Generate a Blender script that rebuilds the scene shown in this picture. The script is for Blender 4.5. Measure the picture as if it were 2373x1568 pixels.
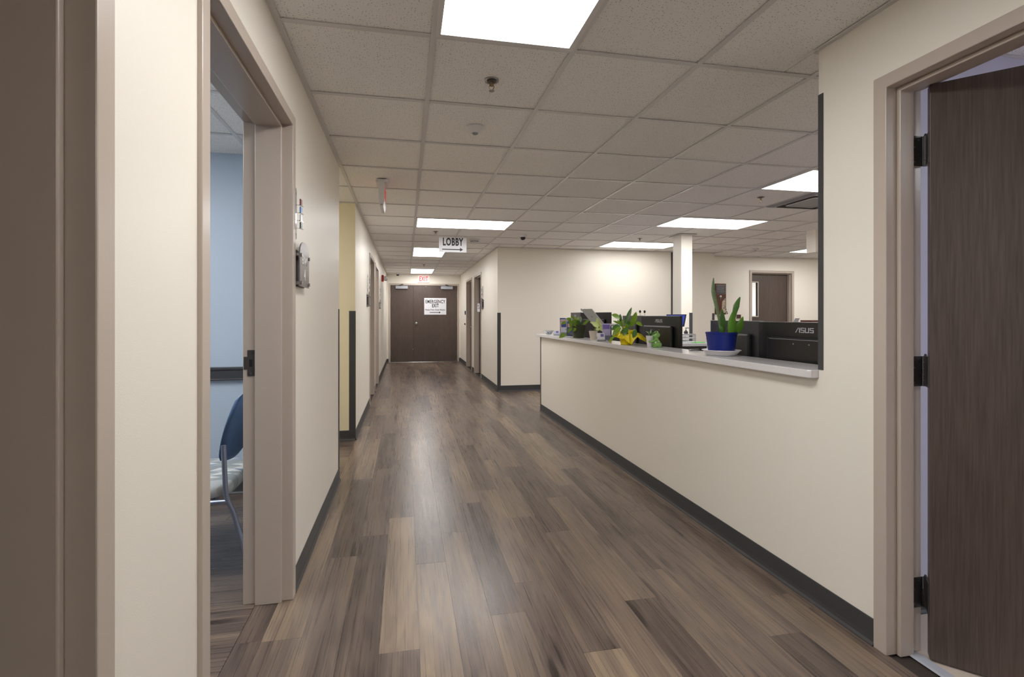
import bpy, bmesh, math, random
from mathutils import Vector, Matrix
random.seed(7)
PI = math.pi
for o in list(bpy.data.objects):
    bpy.data.objects.remove(o)
S = bpy.context.scene
C = S.collection

# ------------------------------------------------------------------ camera, world, exposure
cd = bpy.data.cameras.new('camera')
cam = bpy.data.objects.new('camera', cd); C.objects.link(cam)
cam.location = (0, 0, 1.275)
YAW = 0.1841
cam.rotation_euler = (PI/2, 0, -YAW)
cd.sensor_width = 36.0
cd.lens = 1093.0/2373.0*36.0
cd.shift_x = (1186.5-1143.15)/2373.0
cd.shift_y = -(784.0-732.5)/2373.0
cd.clip_start = 0.02
S.camera = cam
w = bpy.data.worlds.new('world'); S.world = w; w.use_nodes = True
w.node_tree.nodes['Background'].inputs[0].default_value = (0.9, 0.93, 1.0, 1)
w.node_tree.nodes['Background'].inputs[1].default_value = 0.02
S.view_settings.view_transform = 'Standard'
S.view_settings.look = 'None'
S.view_settings.exposure = 0.44
S.cycles.max_bounces = 6; S.cycles.diffuse_bounces = 4; S.cycles.glossy_bounces = 2; S.cycles.adaptive_threshold = 0.02; S.cycles.transmission_bounces = 6
S.view_settings.gamma = 1.0
S.view_settings.use_curve_mapping = False
LAMP = 10.0          # strength of the corridor and reception panels
LAMP_COL = (1.0, 0.985, 0.975)

# ------------------------------------------------------------------ materials
def lin(c):
    return tuple(((v/255)/12.92 if v/255 <= 0.04045 else ((v/255+0.055)/1.055)**2.4) for v in c)
M = {}
def mat(name, rgb, rough=0.5, metal=0.0, spec=0.5, bump=0.0, bscale=200.0, var=0.0, vscale=3.0, emit=None, estr=0.0, trans=0.0, coat=0.0, alpha=1.0):
    m = bpy.data.materials.new(name); m.use_nodes = True
    nt = m.node_tree; b = nt.nodes['Principled BSDF']
    col = lin(rgb)+(1,)
    b.inputs['Base Color'].default_value = col
    b.inputs['Roughness'].default_value = rough
    b.inputs['Metallic'].default_value = metal
    b.inputs['Specular IOR Level'].default_value = spec
    b.inputs['Transmission Weight'].default_value = trans
    b.inputs['Coat Weight'].default_value = coat
    b.inputs['Alpha'].default_value = alpha
    if emit:
        b.inputs['Emission Color'].default_value = lin(emit)+(1,)
        b.inputs['Emission Strength'].default_value = estr
    if bump or var:
        tc = nt.nodes.new('ShaderNodeNewGeometry')
    if var:
        n = nt.nodes.new('ShaderNodeTexNoise'); n.inputs['Scale'].default_value = vscale; n.inputs['Detail'].default_value = 4
        nt.links.new(tc.outputs['Position'], n.inputs['Vector'])
        mx = nt.nodes.new('ShaderNodeMix'); mx.data_type = 'RGBA'
        mx.inputs['A'].default_value = tuple(v*(1-var) for v in col[:3])+(1,)
        mx.inputs['B'].default_value = tuple(min(1, v*(1+var)) for v in col[:3])+(1,)
        nt.links.new(n.outputs['Fac'], mx.inputs['Factor'])
        nt.links.new(mx.outputs['Result'], b.inputs['Base Color'])
    if bump:
        n = nt.nodes.new('ShaderNodeTexNoise'); n.inputs['Scale'].default_value = bscale; n.inputs['Detail'].default_value = 3
        nt.links.new(tc.outputs['Position'], n.inputs['Vector'])
        bp = nt.nodes.new('ShaderNodeBump'); bp.inputs['Strength'].default_value = bump; bp.inputs['Distance'].default_value = 0.002
        nt.links.new(n.outputs['Fac'], bp.inputs['Height'])
        nt.links.new(bp.outputs['Normal'], b.inputs['Normal'])
    M[name] = m
    return m

mat('paint', (245, 239, 227), 0.42, bump=0.12, bscale=350, var=0.01, vscale=2)
mat('paint_yellow', (246, 236, 202), 0.45, bump=0.12, bscale=350)
mat('paint_blue', (199, 213, 228), 0.5, bump=0.12, bscale=350)
mat('paint_lavender', (214, 214, 232), 0.5, bump=0.1, bscale=350)
mat('paint_white', (232, 230, 226), 0.5)
mat('frame_taupe', (194, 181, 169), 0.28, bump=0.06, bscale=180)
mat('vinyl_dark', (66, 66, 68), 0.45, bump=0.05, bscale=300)
mat('quartz', (226, 223, 224), 0.16, var=0.03, vscale=60)
mat('tee', (220, 217, 215), 0.3)
mat('fixture_white', (228, 226, 224), 0.4)
mat('plastic_white', (228, 226, 228), 0.4)
mat('plastic_grey', (150, 150, 154), 0.45)
mat('plastic_black', (26, 25, 27), 0.38)
mat('plastic_dark', (44, 44, 48), 0.4)
mat('metal', (176, 174, 172), 0.28, metal=1.0)
mat('metal_dark', (96, 93, 92), 0.38, metal=0.6)
mat('metal_brass', (150, 132, 100), 0.35, metal=1.0)
mat('metal_paint', (176, 180, 190), 0.4)
mat('red', (178, 34, 34), 0.35)
mat('red_glow', (225, 60, 50), 0.4, emit=(255, 50, 40), estr=0.22)
mat('sign_glow', (240, 232, 230), 0.4, emit=(255, 205, 200), estr=0.25)
mat('print_black', (30, 29, 32), 0.5)
mat('paper', (236, 236, 242), 0.6)
mat('sign_plate', (112, 103, 102), 0.3)
mat('sign_white', (240, 238, 238), 0.5)
mat('logo_grey', (190, 190, 196), 0.35)
mat('clear', (235, 240, 245), 0.05, trans=0.9, spec=0.6)
mat('glass', (240, 245, 250), 0.02, trans=1.0)
mat('flag_maroon', (110, 28, 40), 0.35)
mat('flag_blue', (58, 126, 196), 0.35)
mat('flag_clear', (205, 206, 212), 0.3)
mat('flag_green', (40, 62, 66), 0.35)
mat('screen_blue', (46, 60, 150), 0.3, emit=(60, 80, 190), estr=0.35)
mat('pot_olive', (56, 60, 38), 0.45)
mat('pot_cream', (216, 204, 188), 0.55)
mat('pot_blue', (22, 40, 128), 0.35, bump=0.1, bscale=60)
mat('pot_white', (224, 222, 226), 0.35)
mat('soil', (42, 33, 28), 0.95, bump=0.8, bscale=90)
mat('leaf_pothos', (132, 170, 44), 0.38, var=0.25, vscale=28)
mat('leaf_dark', (78, 124, 52), 0.35, var=0.3, vscale=30)
mat('leaf_pale', (208, 222, 140), 0.42, var=0.12, vscale=60)
mat('leaf_silver', (176, 196, 164), 0.4, var=0.1, vscale=60)
mat('leaf_snake', (96, 148, 44), 0.4, var=0.35, vscale=24)
mat('leaf_snake_grey', (122, 146, 106), 0.45, var=0.35, vscale=70)
mat('stem_green', (120, 148, 60), 0.5)
mat('foil_yellow', (252, 228, 10), 0.35, bump=0.4, bscale=40)
mat('frog_green', (134, 184, 92), 0.2, var=0.12, vscale=30, coat=0.5)
mat('purple', (126, 112, 186), 0.5, var=0.3, vscale=50)
mat('purple_pale', (196, 190, 224), 0.5, var=0.1, vscale=60)
mat('brochure_blue', (70, 84, 150), 0.5, var=0.3, vscale=50)
mat('brochure_white', (206, 208, 222), 0.5, var=0.1, vscale=80)
mat('brochure_peach', (214, 170, 150), 0.5, var=0.15, vscale=80)
mat('silver_laptop', (200, 200, 200), 0.4)
mat('lime', (96, 190, 80), 0.5)
mat('chair_blue', (76, 102, 140), 0.85, bump=0.3, bscale=700)
mat('chair_tube', (150, 158, 178), 0.35, metal=0.7)
mat('plaque_wood', (92, 52, 36), 0.4, var=0.2, vscale=30)
mat('plaque_pale', (196, 176, 152), 0.4)
mat('tile_beige', (206, 192, 178), 0.4)
mat('desk_grey', (188, 186, 190), 0.4)
mat('subfloor', (60, 52, 46), 0.7)
mat('lamp_panel', (255, 255, 255), 0.5)
def lampmat(name, s, col=LAMP_COL):
    m = bpy.data.materials.new(name); m.use_nodes = True
    nt = m.node_tree; nt.nodes.clear()
    o = nt.nodes.new('ShaderNodeOutputMaterial'); e = nt.nodes.new('ShaderNodeEmission')
    e.inputs[0].default_value = tuple(col)+(1,); e.inputs[1].default_value = s
    nt.links.new(e.outputs[0], o.inputs[0]); M[name] = m
lampmat('lamp_panel', LAMP)
lampmat('lamp_exam', 14.0, (0.96, 0.98, 1.0))
lampmat('lamp_wash', LAMP*0.62)
lampmat('lamp_backroom', 55.0)
lampmat('lamp_office', 7.5, (0.92, 0.94, 1.0))

def node_chain(m):
    nt = m.node_tree
    return nt, nt.nodes['Principled BSDF'], nt.nodes.new, nt.links.new

def plank_material(name, along):
    m = mat(name, (120, 102, 88), 0.4)
    nt, b, N, L = node_chain(m)
    geo = N('ShaderNodeNewGeometry'); oi = N('ShaderNodeObjectInfo')
    off = N('ShaderNodeVectorMath'); off.operation = 'SCALE'
    comb = N('ShaderNodeCombineXYZ')
    L(oi.outputs['Random'], comb.inputs[0]); L(oi.outputs['Random'], comb.inputs[1]); L(oi.outputs['Random'], comb.inputs[2])
    L(comb.outputs[0], off.inputs[0]); off.inputs['Scale'].default_value = 37.0
    add = N('ShaderNodeVectorMath'); add.operation = 'ADD'
    L(geo.outputs['Position'], add.inputs[0]); L(off.outputs[0], add.inputs[1])
    def mapped(sx, sy):
        mp = N('ShaderNodeMapping')
        mp.inputs['Scale'].default_value = (sx, sy, 1) if along == 'Y' else (sy, sx, 1)
        L(add.outputs[0], mp.inputs['Vector']); return mp
    # soft cathedral figure
    mp = mapped(9, 0.9)
    n1 = N('ShaderNodeTexNoise'); n1.inputs['Scale'].default_value = 1.0; n1.inputs['Detail'].default_value = 2.0; n1.inputs['Distortion'].default_value = 0.6
    L(mp.outputs[0], n1.inputs['Vector'])
    mul = N('ShaderNodeMath'); mul.operation = 'MULTIPLY'; mul.inputs[1].default_value = 46.0
    L(n1.outputs['Fac'], mul.inputs[0])
    sn = N('ShaderNodeMath'); sn.operation = 'SINE'; L(mul.outputs[0], sn.inputs[0])
    # fine fibres
    mp2 = mapped(150, 2.2)
    n2 = N('ShaderNodeTexNoise'); n2.inputs['Scale'].default_value = 1.0; n2.inputs['Detail'].default_value = 5.0; n2.inputs['Roughness'].default_value = 0.65
    L(mp2.outputs[0], n2.inputs['Vector'])
    # broad light and dark bands within a board
    mp3 = mapped(11, 1.1)
    n3 = N('ShaderNodeTexNoise'); n3.inputs['Scale'].default_value = 1.0; n3.inputs['Detail'].default_value = 3.0
    L(mp3.outputs[0], n3.inputs['Vector'])
    # tone = object colour + pieces
    sep = N('ShaderNodeSeparateColor'); L(oi.outputs['Color'], sep.inputs[0])
    def ma(a, k, c):
        t = N('ShaderNodeMath'); t.operation = 'MULTIPLY_ADD'
        L(a, t.inputs[0]); t.inputs[1].default_value = k
        if isinstance(c, float): t.inputs[2].default_value = c
        else: L(c, t.inputs[2])
        return t.outputs[0]
    tn = N('ShaderNodeMath'); tn.operation = 'MULTIPLY_ADD'; L(sep.outputs[0], tn.inputs[0]); tn.inputs[1].default_value = 0.88; tn.inputs[2].default_value = 0.05
    t = ma(sn.outputs[0], 0.06, tn.outputs[0])
    t = ma(n2.outputs['Fac'], 0.8, t)
    t = ma(n3.outputs['Fac'], 0.8, t)
    t2 = N('ShaderNodeMath'); t2.operation = 'SUBTRACT'; L(t, t2.inputs[0]); t2.inputs[1].default_value = 0.80
    # scattered knots
    mpk = mapped(6.5, 1.15)
    vk = N('ShaderNodeTexVoronoi'); vk.voronoi_dimensions = '2D'; vk.inputs['Scale'].default_value = 1.0; L(mpk.outputs[0], vk.inputs['Vector'])
    kr = N('ShaderNodeMapRange'); kr.interpolation_type = 'SMOOTHSTEP'; kr.inputs['From Min'].default_value = 0.03; kr.inputs['From Max'].default_value = 0.17; kr.inputs['To Min'].default_value = 0.30; kr.inputs['To Max'].default_value = 0.0
    L(vk.outputs['Distance'], kr.inputs['Value'])
    vs_ = N('ShaderNodeSeparateColor'); L(vk.outputs['Color'], vs_.inputs[0])
    kg = N('ShaderNodeMath'); kg.operation = 'GREATER_THAN'; L(vs_.outputs[0], kg.inputs[0]); kg.inputs[1].default_value = 0.55
    km = N('ShaderNodeMath'); km.operation = 'MULTIPLY'; L(kr.outputs[0], km.inputs[0]); L(kg.outputs[0], km.inputs[1])
    t3 = N('ShaderNodeMath'); t3.operation = 'SUBTRACT'; L(t2.outputs[0], t3.inputs[0]); L(km.outputs[0], t3.inputs[1]); t2 = t3
    cr = N('ShaderNodeValToRGB')
    e = cr.color_ramp.elements
    e[0].position = 0.0; e[0].color = lin((60, 50, 45))+(1,)
    e[1].position = 1.0; e[1].color = lin((166, 145, 120))+(1,)
    k = e.new(0.35); k.color = lin((102, 88, 80))+(1,)
    k = e.new(0.62); k.color = lin((130, 113, 98))+(1,)
    L(t2.outputs[0], cr.inputs[0]); L(cr.outputs[0], b.inputs['Base Color'])
    rg = N('ShaderNodeMath'); rg.operation = 'MULTIPLY_ADD'; L(n2.outputs['Fac'], rg.inputs[0]); rg.inputs[1].default_value = 0.25; rg.inputs[2].default_value = 0.17
    L(rg.outputs[0], b.inputs['Roughness'])
    bp = N('ShaderNodeBump'); bp.inputs['Strength'].default_value = 0.18; bp.inputs['Distance'].default_value = 0.001
    L(n2.outputs['Fac'], bp.inputs['Height']); L(bp.outputs[0], b.inputs['Normal'])
plank_material('plank_y', 'Y'); plank_material('plank_x', 'X')

def door_wood(name, c0, c1):
    m = mat(name, c0, 0.42)
    nt, b, N, L = node_chain(m)
    tc = N('ShaderNodeTexCoord'); mp = N('ShaderNodeMapping'); mp.inputs['Scale'].default_value = (150, 150, 5.0)
    L(tc.outputs['Object'], mp.inputs['Vector'])
    n = N('ShaderNodeTexNoise'); n.inputs['Scale'].default_value = 1; n.inputs['Detail'].default_value = 5; n.inputs['Roughness'].default_value = 0.6
    L(mp.outputs[0], n.inputs['Vector'])
    mp2 = N('ShaderNodeMapping'); mp2.inputs['Scale'].default_value = (6, 6, 0.5)
    L(tc.outputs['Object'], mp2.inputs['Vector'])
    n2 = N('ShaderNodeTexNoise'); n2.inputs['Scale'].default_value = 1; n2.inputs['Detail'].default_value = 2
    L(mp2.outputs[0], n2.inputs['Vector'])
    ad = N('ShaderNodeMath'); ad.operation = 'MULTIPLY_ADD'; L(n2.outputs['Fac'], ad.inputs[0]); ad.inputs[1].default_value = 0.28; L(n.outputs['Fac'], ad.inputs[2])
    cr = N('ShaderNodeValToRGB'); e = cr.color_ramp.elements
    e[0].position = 0.42; e[0].color = lin(c0)+(1,); e[1].position = 0.86; e[1].color = lin(c1)+(1,)
    L(ad.outputs[0], cr.inputs[0]); L(cr.outputs[0], b.inputs['Base Color'])
    bp = N('ShaderNodeBump'); bp.inputs['Strength'].default_value = 0.15; bp.inputs['Distance'].default_value = 0.001
    L(n.outputs['Fac'], bp.inputs['Height']); L(bp.outputs[0], b.inputs['Normal'])
door_wood('door_wood', (72, 60, 55), (98, 84, 77))

def ceiling_tile_mat():
    m = mat('ceiling_tile', (205, 199, 192), 0.9)
    nt, b, N, L = node_chain(m)
    geo = N('ShaderNodeNewGeometry')
    oi = N('ShaderNodeObjectInfo')
    def pits(scale, size, amt, dist):
        wn = N('ShaderNodeTexNoise'); wn.inputs['Scale'].default_value = scale*0.9; L(geo.outputs['Position'], wn.inputs['Vector'])
        sc = N('ShaderNodeVectorMath'); sc.operation = 'SCALE'; sc.inputs['Scale'].default_value = dist/scale; L(wn.outputs['Color'], sc.inputs[0])
        ad = N('ShaderNodeVectorMath'); ad.operation = 'ADD'; L(geo.outputs['Position'], ad.inputs[0]); L(sc.outputs[0], ad.inputs[1])
        v = N('ShaderNodeTexVoronoi'); v.voronoi_dimensions = '2D'; v.inputs['Scale'].default_value = scale; L(ad.outputs[0], v.inputs['Vector'])
        sp = N('ShaderNodeSeparateColor'); L(v.outputs['Color'], sp.inputs[0])
        sz = N('ShaderNodeMath'); sz.operation = 'MULTIPLY'; L(sp.outputs[0], sz.inputs[0]); sz.inputs[1].default_value = size
        lt = N('ShaderNodeMath'); lt.operation = 'LESS_THAN'; L(v.outputs['Distance'], lt.inputs[0]); L(sz.outputs[0], lt.inputs[1])
        mu = N('ShaderNodeMath'); mu.operation = 'MULTIPLY'; L(lt.outputs[0], mu.inputs[0]); mu.inputs[1].default_value = amt
        return mu.outputs[0]
    a = pits(75, 0.155, 0.85, 0.3); c = pits(170, 0.15, 0.4, 0.4)
    mx = N('ShaderNodeMath'); mx.operation = 'MAXIMUM'; L(a, mx.inputs[0]); L(c, mx.inputs[1])
    mix = N('ShaderNodeMix'); mix.data_type = 'RGBA'
    mix.inputs['A'].default_value = lin((250, 247, 244))+(1,); mix.inputs['B'].default_value = lin((130, 120, 112))+(1,)
    L(mx.outputs[0], mix.inputs['Factor']); L(mix.outputs['Result'], b.inputs['Base Color'])
    n = N('ShaderNodeTexNoise'); n.inputs['Scale'].default_value = 160; L(geo.outputs['Position'], n.inputs['Vector'])
    bp = N('ShaderNodeBump'); bp.inputs['Strength'].default_value = 0.25; bp.inputs['Distance'].default_value = 0.002
    L(n.outputs['Fac'], bp.inputs['Height']); L(bp.outputs[0], b.inputs['Normal'])
ceiling_tile_mat()

def seat_fabric():
    m = mat('seat_fabric', (180, 190, 200), 0.8)
    nt, b, N, L = node_chain(m)
    tc = N('ShaderNodeTexCoord'); mp = N('ShaderNodeMapping'); mp.inputs['Rotation'].default_value = (0, 0, 0.5); mp.inputs['Scale'].default_value = (17, 13, 0.001)
    L(tc.outputs['Object'], mp.inputs['Vector'])
    fl_ = N('ShaderNodeVectorMath'); fl_.operation = 'FLOOR'; L(mp.outputs[0], fl_.inputs[0])
    fr_ = N('ShaderNodeVectorMath'); fr_.operation = 'FRACTION'; L(mp.outputs[0], fr_.inputs[0])
    sp = N('ShaderNodeSeparateXYZ'); L(fr_.outputs[0], sp.inputs[0]); sf = N('ShaderNodeSeparateXYZ'); L(fl_.outputs[0], sf.inputs[0])
    ad = N('ShaderNodeMath'); ad.operation = 'ADD'; L(sp.outputs[0], ad.inputs[0]); L(sp.outputs[1], ad.inputs[1])
    gt = N('ShaderNodeMath'); gt.operation = 'GREATER_THAN'; L(ad.outputs[0], gt.inputs[0]); gt.inputs[1].default_value = 1.0
    cb = N('ShaderNodeCombineXYZ'); L(sf.outputs[0], cb.inputs[0]); L(sf.outputs[1], cb.inputs[1]); L(gt.outputs[0], cb.inputs[2])
    wn = N('ShaderNodeTexWhiteNoise'); L(cb.outputs[0], wn.inputs['Vector'])
    cr = N('ShaderNodeValToRGB'); cr.color_ramp.interpolation = 'CONSTANT'; e = cr.color_ramp.elements
    e[0].position = 0; e[0].color = lin((164, 170, 172))+(1,); e[1].position = 0.28; e[1].color = lin((198, 202, 202))+(1,)
    for p, c in ((0.52, (156, 170, 192)), (0.68, (232, 232, 228)), (0.86, (182, 184, 178))):
        k = e.new(p); k.color = lin(c)+(1,)
    L(wn.outputs[0], cr.inputs[0]); L(cr.outputs[0], b.inputs['Base Color'])
seat_fabric()

# ------------------------------------------------------------------ mesh helpers
class G:
    def __init__(s): s.v = []; s.f = []; s.m = []
    def add(s, vs, fs, mi=0):
        n = len(s.v); s.v += [tuple(x) for x in vs]; s.f += [tuple(i+n for i in f) for f in fs]; s.m += [mi]*len(fs); return s
    def box(s, x0, x1, y0, y1, z0, z1, mi=0):
        return s.add([(x0,y0,z0),(x1,y0,z0),(x1,y1,z0),(x0,y1,z0),(x0,y0,z1),(x1,y0,z1),(x1,y1,z1),(x0,y1,z1)],
                     [(0,3,2,1),(4,5,6,7),(0,1,5,4),(1,2,6,5),(2,3,7,6),(3,0,4,7)], mi)
    def prism(s, poly, axis, a0, a1, mi=0):
        n = len(poly)
        def pt(p, a): return (a,)+tuple(p) if axis == 'X' else ((p[0], a, p[1]) if axis == 'Y' else (p[0], p[1], a))
        vs = [pt(p, a0) for p in poly]+[pt(p, a1) for p in poly]
        fs = [tuple(range(n)), tuple(range(2*n-1, n-1, -1))]+[(i, i+n, (i+1) % n+n, (i+1) % n) for i in range(n)]
        return s.add(vs, fs, mi)
    def lathe(s, prof, n=24, c=(0,0,0), mi=0, mtx=None):
        vs = []; fs = []
        for r, z in prof:
            for i in range(n):
                a = 2*PI*i/n; vs.append(Vector((r*math.cos(a), r*math.sin(a), z)))
        for j in range(len(prof)-1):
            for i in range(n):
                fs.append((j*n+i, j*n+(i+1) % n, (j+1)*n+(i+1) % n, (j+1)*n+i))
        fs.append(tuple(reversed(range(n)))); fs.append(tuple(range((len(prof)-1)*n, len(prof)*n)))
        if mtx is not None: vs = [mtx @ v for v in vs]
        c = Vector(c); return s.add([v+c for v in vs], fs, mi)
    def cyl(s, p0, p1, r0, r1=None, n=12, mi=0):
        r1 = r0 if r1 is None else r1
        return s.tube([p0, p1], [r0, r1], n, mi)
    def tube(s, pts, r, n=8, mi=0):
        pts = [Vector(p) for p in pts]; k = len(pts)
        rs = r if isinstance(r, (list, tuple)) else [r]*k
        d = (pts[1]-pts[0]).normalized()
        u = d.orthogonal().normalized(); vs = []; fs = []
        for i, p in enumerate(pts):
            t = (pts[min(i+1, k-1)]-pts[max(i-1, 0)]).normalized()
            u = (u-t*u.dot(t)).normalized(); w_ = t.cross(u)
            for j in range(n):
                a = 2*PI*j/n; vs.append(p+(u*math.cos(a)+w_*math.sin(a))*rs[i])
        for i in range(k-1):
            for j in range(n):
                fs.append((i*n+j, i*n+(j+1) % n, (i+1)*n+(j+1) % n, (i+1)*n+j))
        fs.append(tuple(reversed(range(n)))); fs.append(tuple(range((k-1)*n, k*n)))
        return s.add(vs, fs, mi)
    def ell(s, c, r, n=14, m=9, mi=0):
        prof = [(max(1e-4, math.sin(PI*j/m)), -math.cos(PI*j/m)) for j in range(m+1)]
        return s.lathe(prof, n, c, mi, Matrix.Diagonal((r[0], r[1], r[2])))
    def leaf(s, base, tip, up, wd, fold=0.15, arch=0.15, shape='lance', n=7, mi=0):
        base = Vector(base); tip = Vector(tip); d = tip-base; Lg = d.length; d.normalize()
        up = Vector(up); side = d.cross(up)
        if side.length < 1e-4: side = d.orthogonal()
        side.normalize(); nn = side.cross(d).normalized(); vs = []; fs = []
        for i in range(n+1):
            t = i/n
            if shape == 'heart': wv = (math.sin(PI*min(1, (t*0.86+0.14)))**0.75)*(1-0.15*t)
            elif shape == 'oval': wv = math.sin(PI*(0.08+0.92*t))**0.7
            elif shape == 'snake': wv = (0.55+0.45*math.sin(PI*min(1, t*0.9+0.05)))*min(1, (1-t)*4.0)**0.6
            else: wv = math.sin(PI*(0.06+0.94*t))**0.9
            wv = max(wv, 0.02)*wd/2
            p = base+d*(Lg*t)+nn*(arch*Lg*(4*t*(1-t)))
            vs += [p-side*wv+nn*fold*wv, p, p+side*wv+nn*fold*wv]
        for i in range(n):
            a = i*3; fs += [(a, a+1, a+4, a+3), (a+1, a+2, a+5, a+4)]
        return s.add(vs, fs, mi)
    def build(s, name, m, parent=None, smooth=False, bevel=0.0, loc=None, rotz=None, solid=0.0):
        me = bpy.data.meshes.new(name); me.from_pydata(s.v, [], s.f)
        ms = m if isinstance(m, (list, tuple)) else [m]
        for k in ms: me.materials.append(M[k])
        if len(ms) > 1: me.polygons.foreach_set('material_index', s.m)
        bm = bmesh.new(); bm.from_mesh(me)
        bmesh.ops.recalc_face_normals(bm, faces=bm.faces); bm.to_mesh(me); bm.free()
        o = bpy.data.objects.new(name, me); C.objects.link(o)
        if parent: o.parent = parent
        if loc is not None: o.location = loc
        if rotz is not None: o.rotation_euler[2] = rotz
        if smooth:
            me.polygons.foreach_set('use_smooth', [True]*len(me.polygons))
            if smooth != 'all': me.set_sharp_from_angle(angle=math.radians(40))
        if solid:
            md = o.modifiers.new('solid', 'SOLIDIFY'); md.thickness = solid; md.offset = 0
        if bevel:
            b = o.modifiers.new('bevel', 'BEVEL'); b.width = bevel; b.segments = 2; b.limit_method = 'ANGLE'; b.angle_limit = math.radians(40)
        return o

def tag(o, label, cat, group=None):
    o['label'] = label; o['category'] = cat
    if group: o['group'] = group
    return o
def struct(o, label=None):
    o['kind'] = 'structure'
    if label: o['label'] = label
    return o
def empty(name, loc=(0,0,0), rotz=0, parent=None):
    o = bpy.data.objects.new(name, None); C.objects.link(o); o.location = loc; o.rotation_euler = (0, 0, rotz); o.empty_display_size = 0.05
    if parent: o.parent = parent
    return o
def thing(name, label, cat, loc=(0,0,0), rotz=0, group=None):
    return tag(empty(name, loc, rotz), label, cat, group)
def text(name, body, size, m, parent, loc, rot=(PI/2,0,0), sx=1.0, bold=0.0, align='CENTER', depth=0.0006, fit=None):
    cu = bpy.data.curves.new(name, 'FONT'); cu.body = body; cu.size = size; cu.align_x = align; cu.align_y = 'CENTER'
    cu.offset = bold; cu.space_character = 1.12; cu.extrude = depth; cu.resolution_u = 3
    t = bpy.data.objects.new('tmp', cu); C.objects.link(t)
    bpy.context.view_layer.update()
    me = bpy.data.meshes.new_from_object(t.evaluated_get(bpy.context.evaluated_depsgraph_get()))
    bpy.data.objects.remove(t); me.name = name
    me.materials.clear(); me.materials.append(M[m])
    o = bpy.data.objects.new(name, me); C.objects.link(o)
    if fit:
        xs_ = [v.co.x for v in me.vertices]; sx = fit/(max(xs_)-min(xs_))
    o.parent = parent; o.location = loc; o.rotation_euler = rot; o.scale = (sx, 1, 1)
    return o

# ------------------------------------------------------------------ key dimensions (metres)
CH = 2.438           # ceiling
XL, XR = -0.508, 1.785     # corridor walls
YF = 13.3            # far wall
XC, YB = 1.53, 7.82  # corner of the far corridor / reception back wall
FD = 0.161           # frame depth
WT = 0.137           # wall thickness
WL = 0.186           # left walls are thicker
FL = 0.210
GX0, GY0, T = 0.1155, 1.977, 0.6096

# ------------------------------------------------------------------ walls
def wall_y(name, x0, x1, y0, y1, openings, m='paint', ends=None, label=None, top=CH+0.25):
    """wall running along Y; openings = list of (ya, yb, head height)"""
    g = G(); y = y0
    for a, b, h in sorted(openings):
        g.box(x0, x1, y, a, 0, top); g.box(x0, x1, a, b, h, top); y = b
    g.box(x0, x1, y, y1, 0, top)
    ms = [m]
    if ends:
        ms.append(ends)
        for i, f in enumerate(g.f):
            if all(abs(g.v[k][1]-y0) < 1e-5 for k in f): g.m[i] = 1
    return struct(g.build(name, ms), label)
def wall_x(name, x0, x1, y0, y1, openings, m='paint', label=None, top=CH+0.25):
    g = G(); x = x0
    for a, b, h in sorted(openings):
        g.box(x, a, y0, y1, 0, top); g.box(a, b, y0, y1, h, top); x = b
    g.box(x, x1, y0, y1, 0, top)
    return struct(g.build(name, m), label)
DH = 2.134; OW = 0.914
e = 0.002
wall_y('wall_left', XL-WL, XL, -4, 3.83, [(-0.04, 0.884, DH+e), (1.331, 2.254, DH+e)], label='cream corridor wall with two door openings')
wall_y('wall_left_far', XL-WL, XL, 5.04, YF, [(6.996, 7.918, DH+e), (8.246, 9.168, DH+e)], ends='paint_yellow', label='cream corridor wall beyond the side hall')
wall_x('wall_side_hall', -4, XL-WL, 5.04, 5.18, [], 'paint_yellow', 'yellow wall of the side hall')
wall_x('wall_side_hall_near', -4, XL-WL, 3.74, 3.83, [])
wall_y('wall_side_hall_end', -4.1, -4, 3.74, 5.18, [])
wall_x('wall_exam_far', -3.6, XL-WL, 3.68, 3.739, [], 'paint_blue', 'pale blue exam room wall')
wall_x('wall_exam_near', -3.6, XL-WL, 0.9, 1.0, [], 'paint_blue')
wall_y('wall_exam_side', -3.7, -3.6, 0.9, 3.739, [], 'paint_blue')
wall_y('wall_right', XR, XR+WT, -4, 1.775, [(0.556, 1.474, DH+e)], label='cream wall with brown door by the reception counter')
wall_x('wall_office_far', XR+WT, 5.0, 1.66, 1.715, [], 'paint_lavender')
wall_x('wall_reception_near', XR+WT, 9.0, 1.716, 1.775, [])
wall_y('wall_office_side', 4.9, 5.0, -2.0, 1.66, [], 'paint_lavender')
wall_x('wall_office_near', XR+WT, 5.0, -2.1, -2.0, [], 'paint_lavender')
wall_y('wall_corner', XC, XC+WT, YB, YF, [(9.576, 10.498, DH+e), (10.976, 11.898, DH+e)], label='cream wall of the far corridor')
wall_x('wall_back', XC+WT, 5.611, YB, YB+0.12, [], label='cream wall behind the reception desks')
wall_y('wall_back_return', 5.50, 5.611, YB+0.12, 8.23, [])
wall_x('wall_back_right', 5.50, 9.0, 8.23, 8.35, [(6.724, 7.640, DH+e)])
wall_y('wall_reception_side', 9.0, 9.1, 1.716, 8.35, [])
wall_x('wall_far', XL-WT, XC+WT, YF, YF+0.137, [(-0.409, 1.441, DH+e)], label='cream end wall with double doors')
wall_x('wall_behind', XL-WT, XR+WT, -4.1, -4, [])
g = G(); g.box(XR, XR+0.135, 1.775, 6.12, 0, 1.002)
struct(g.build('wall_counter', 'paint'), 'cream half wall carrying the reception counter')
# dropped header over the reception, box down from the ceiling
g = G(); g.box(5.43, 8.9, 5.45, 5.6, 2.14, CH+0.2)
struct(g.build('wall_header', 'paint', bevel=0.003), 'cream soffit box hanging under reception ceiling')
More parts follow.
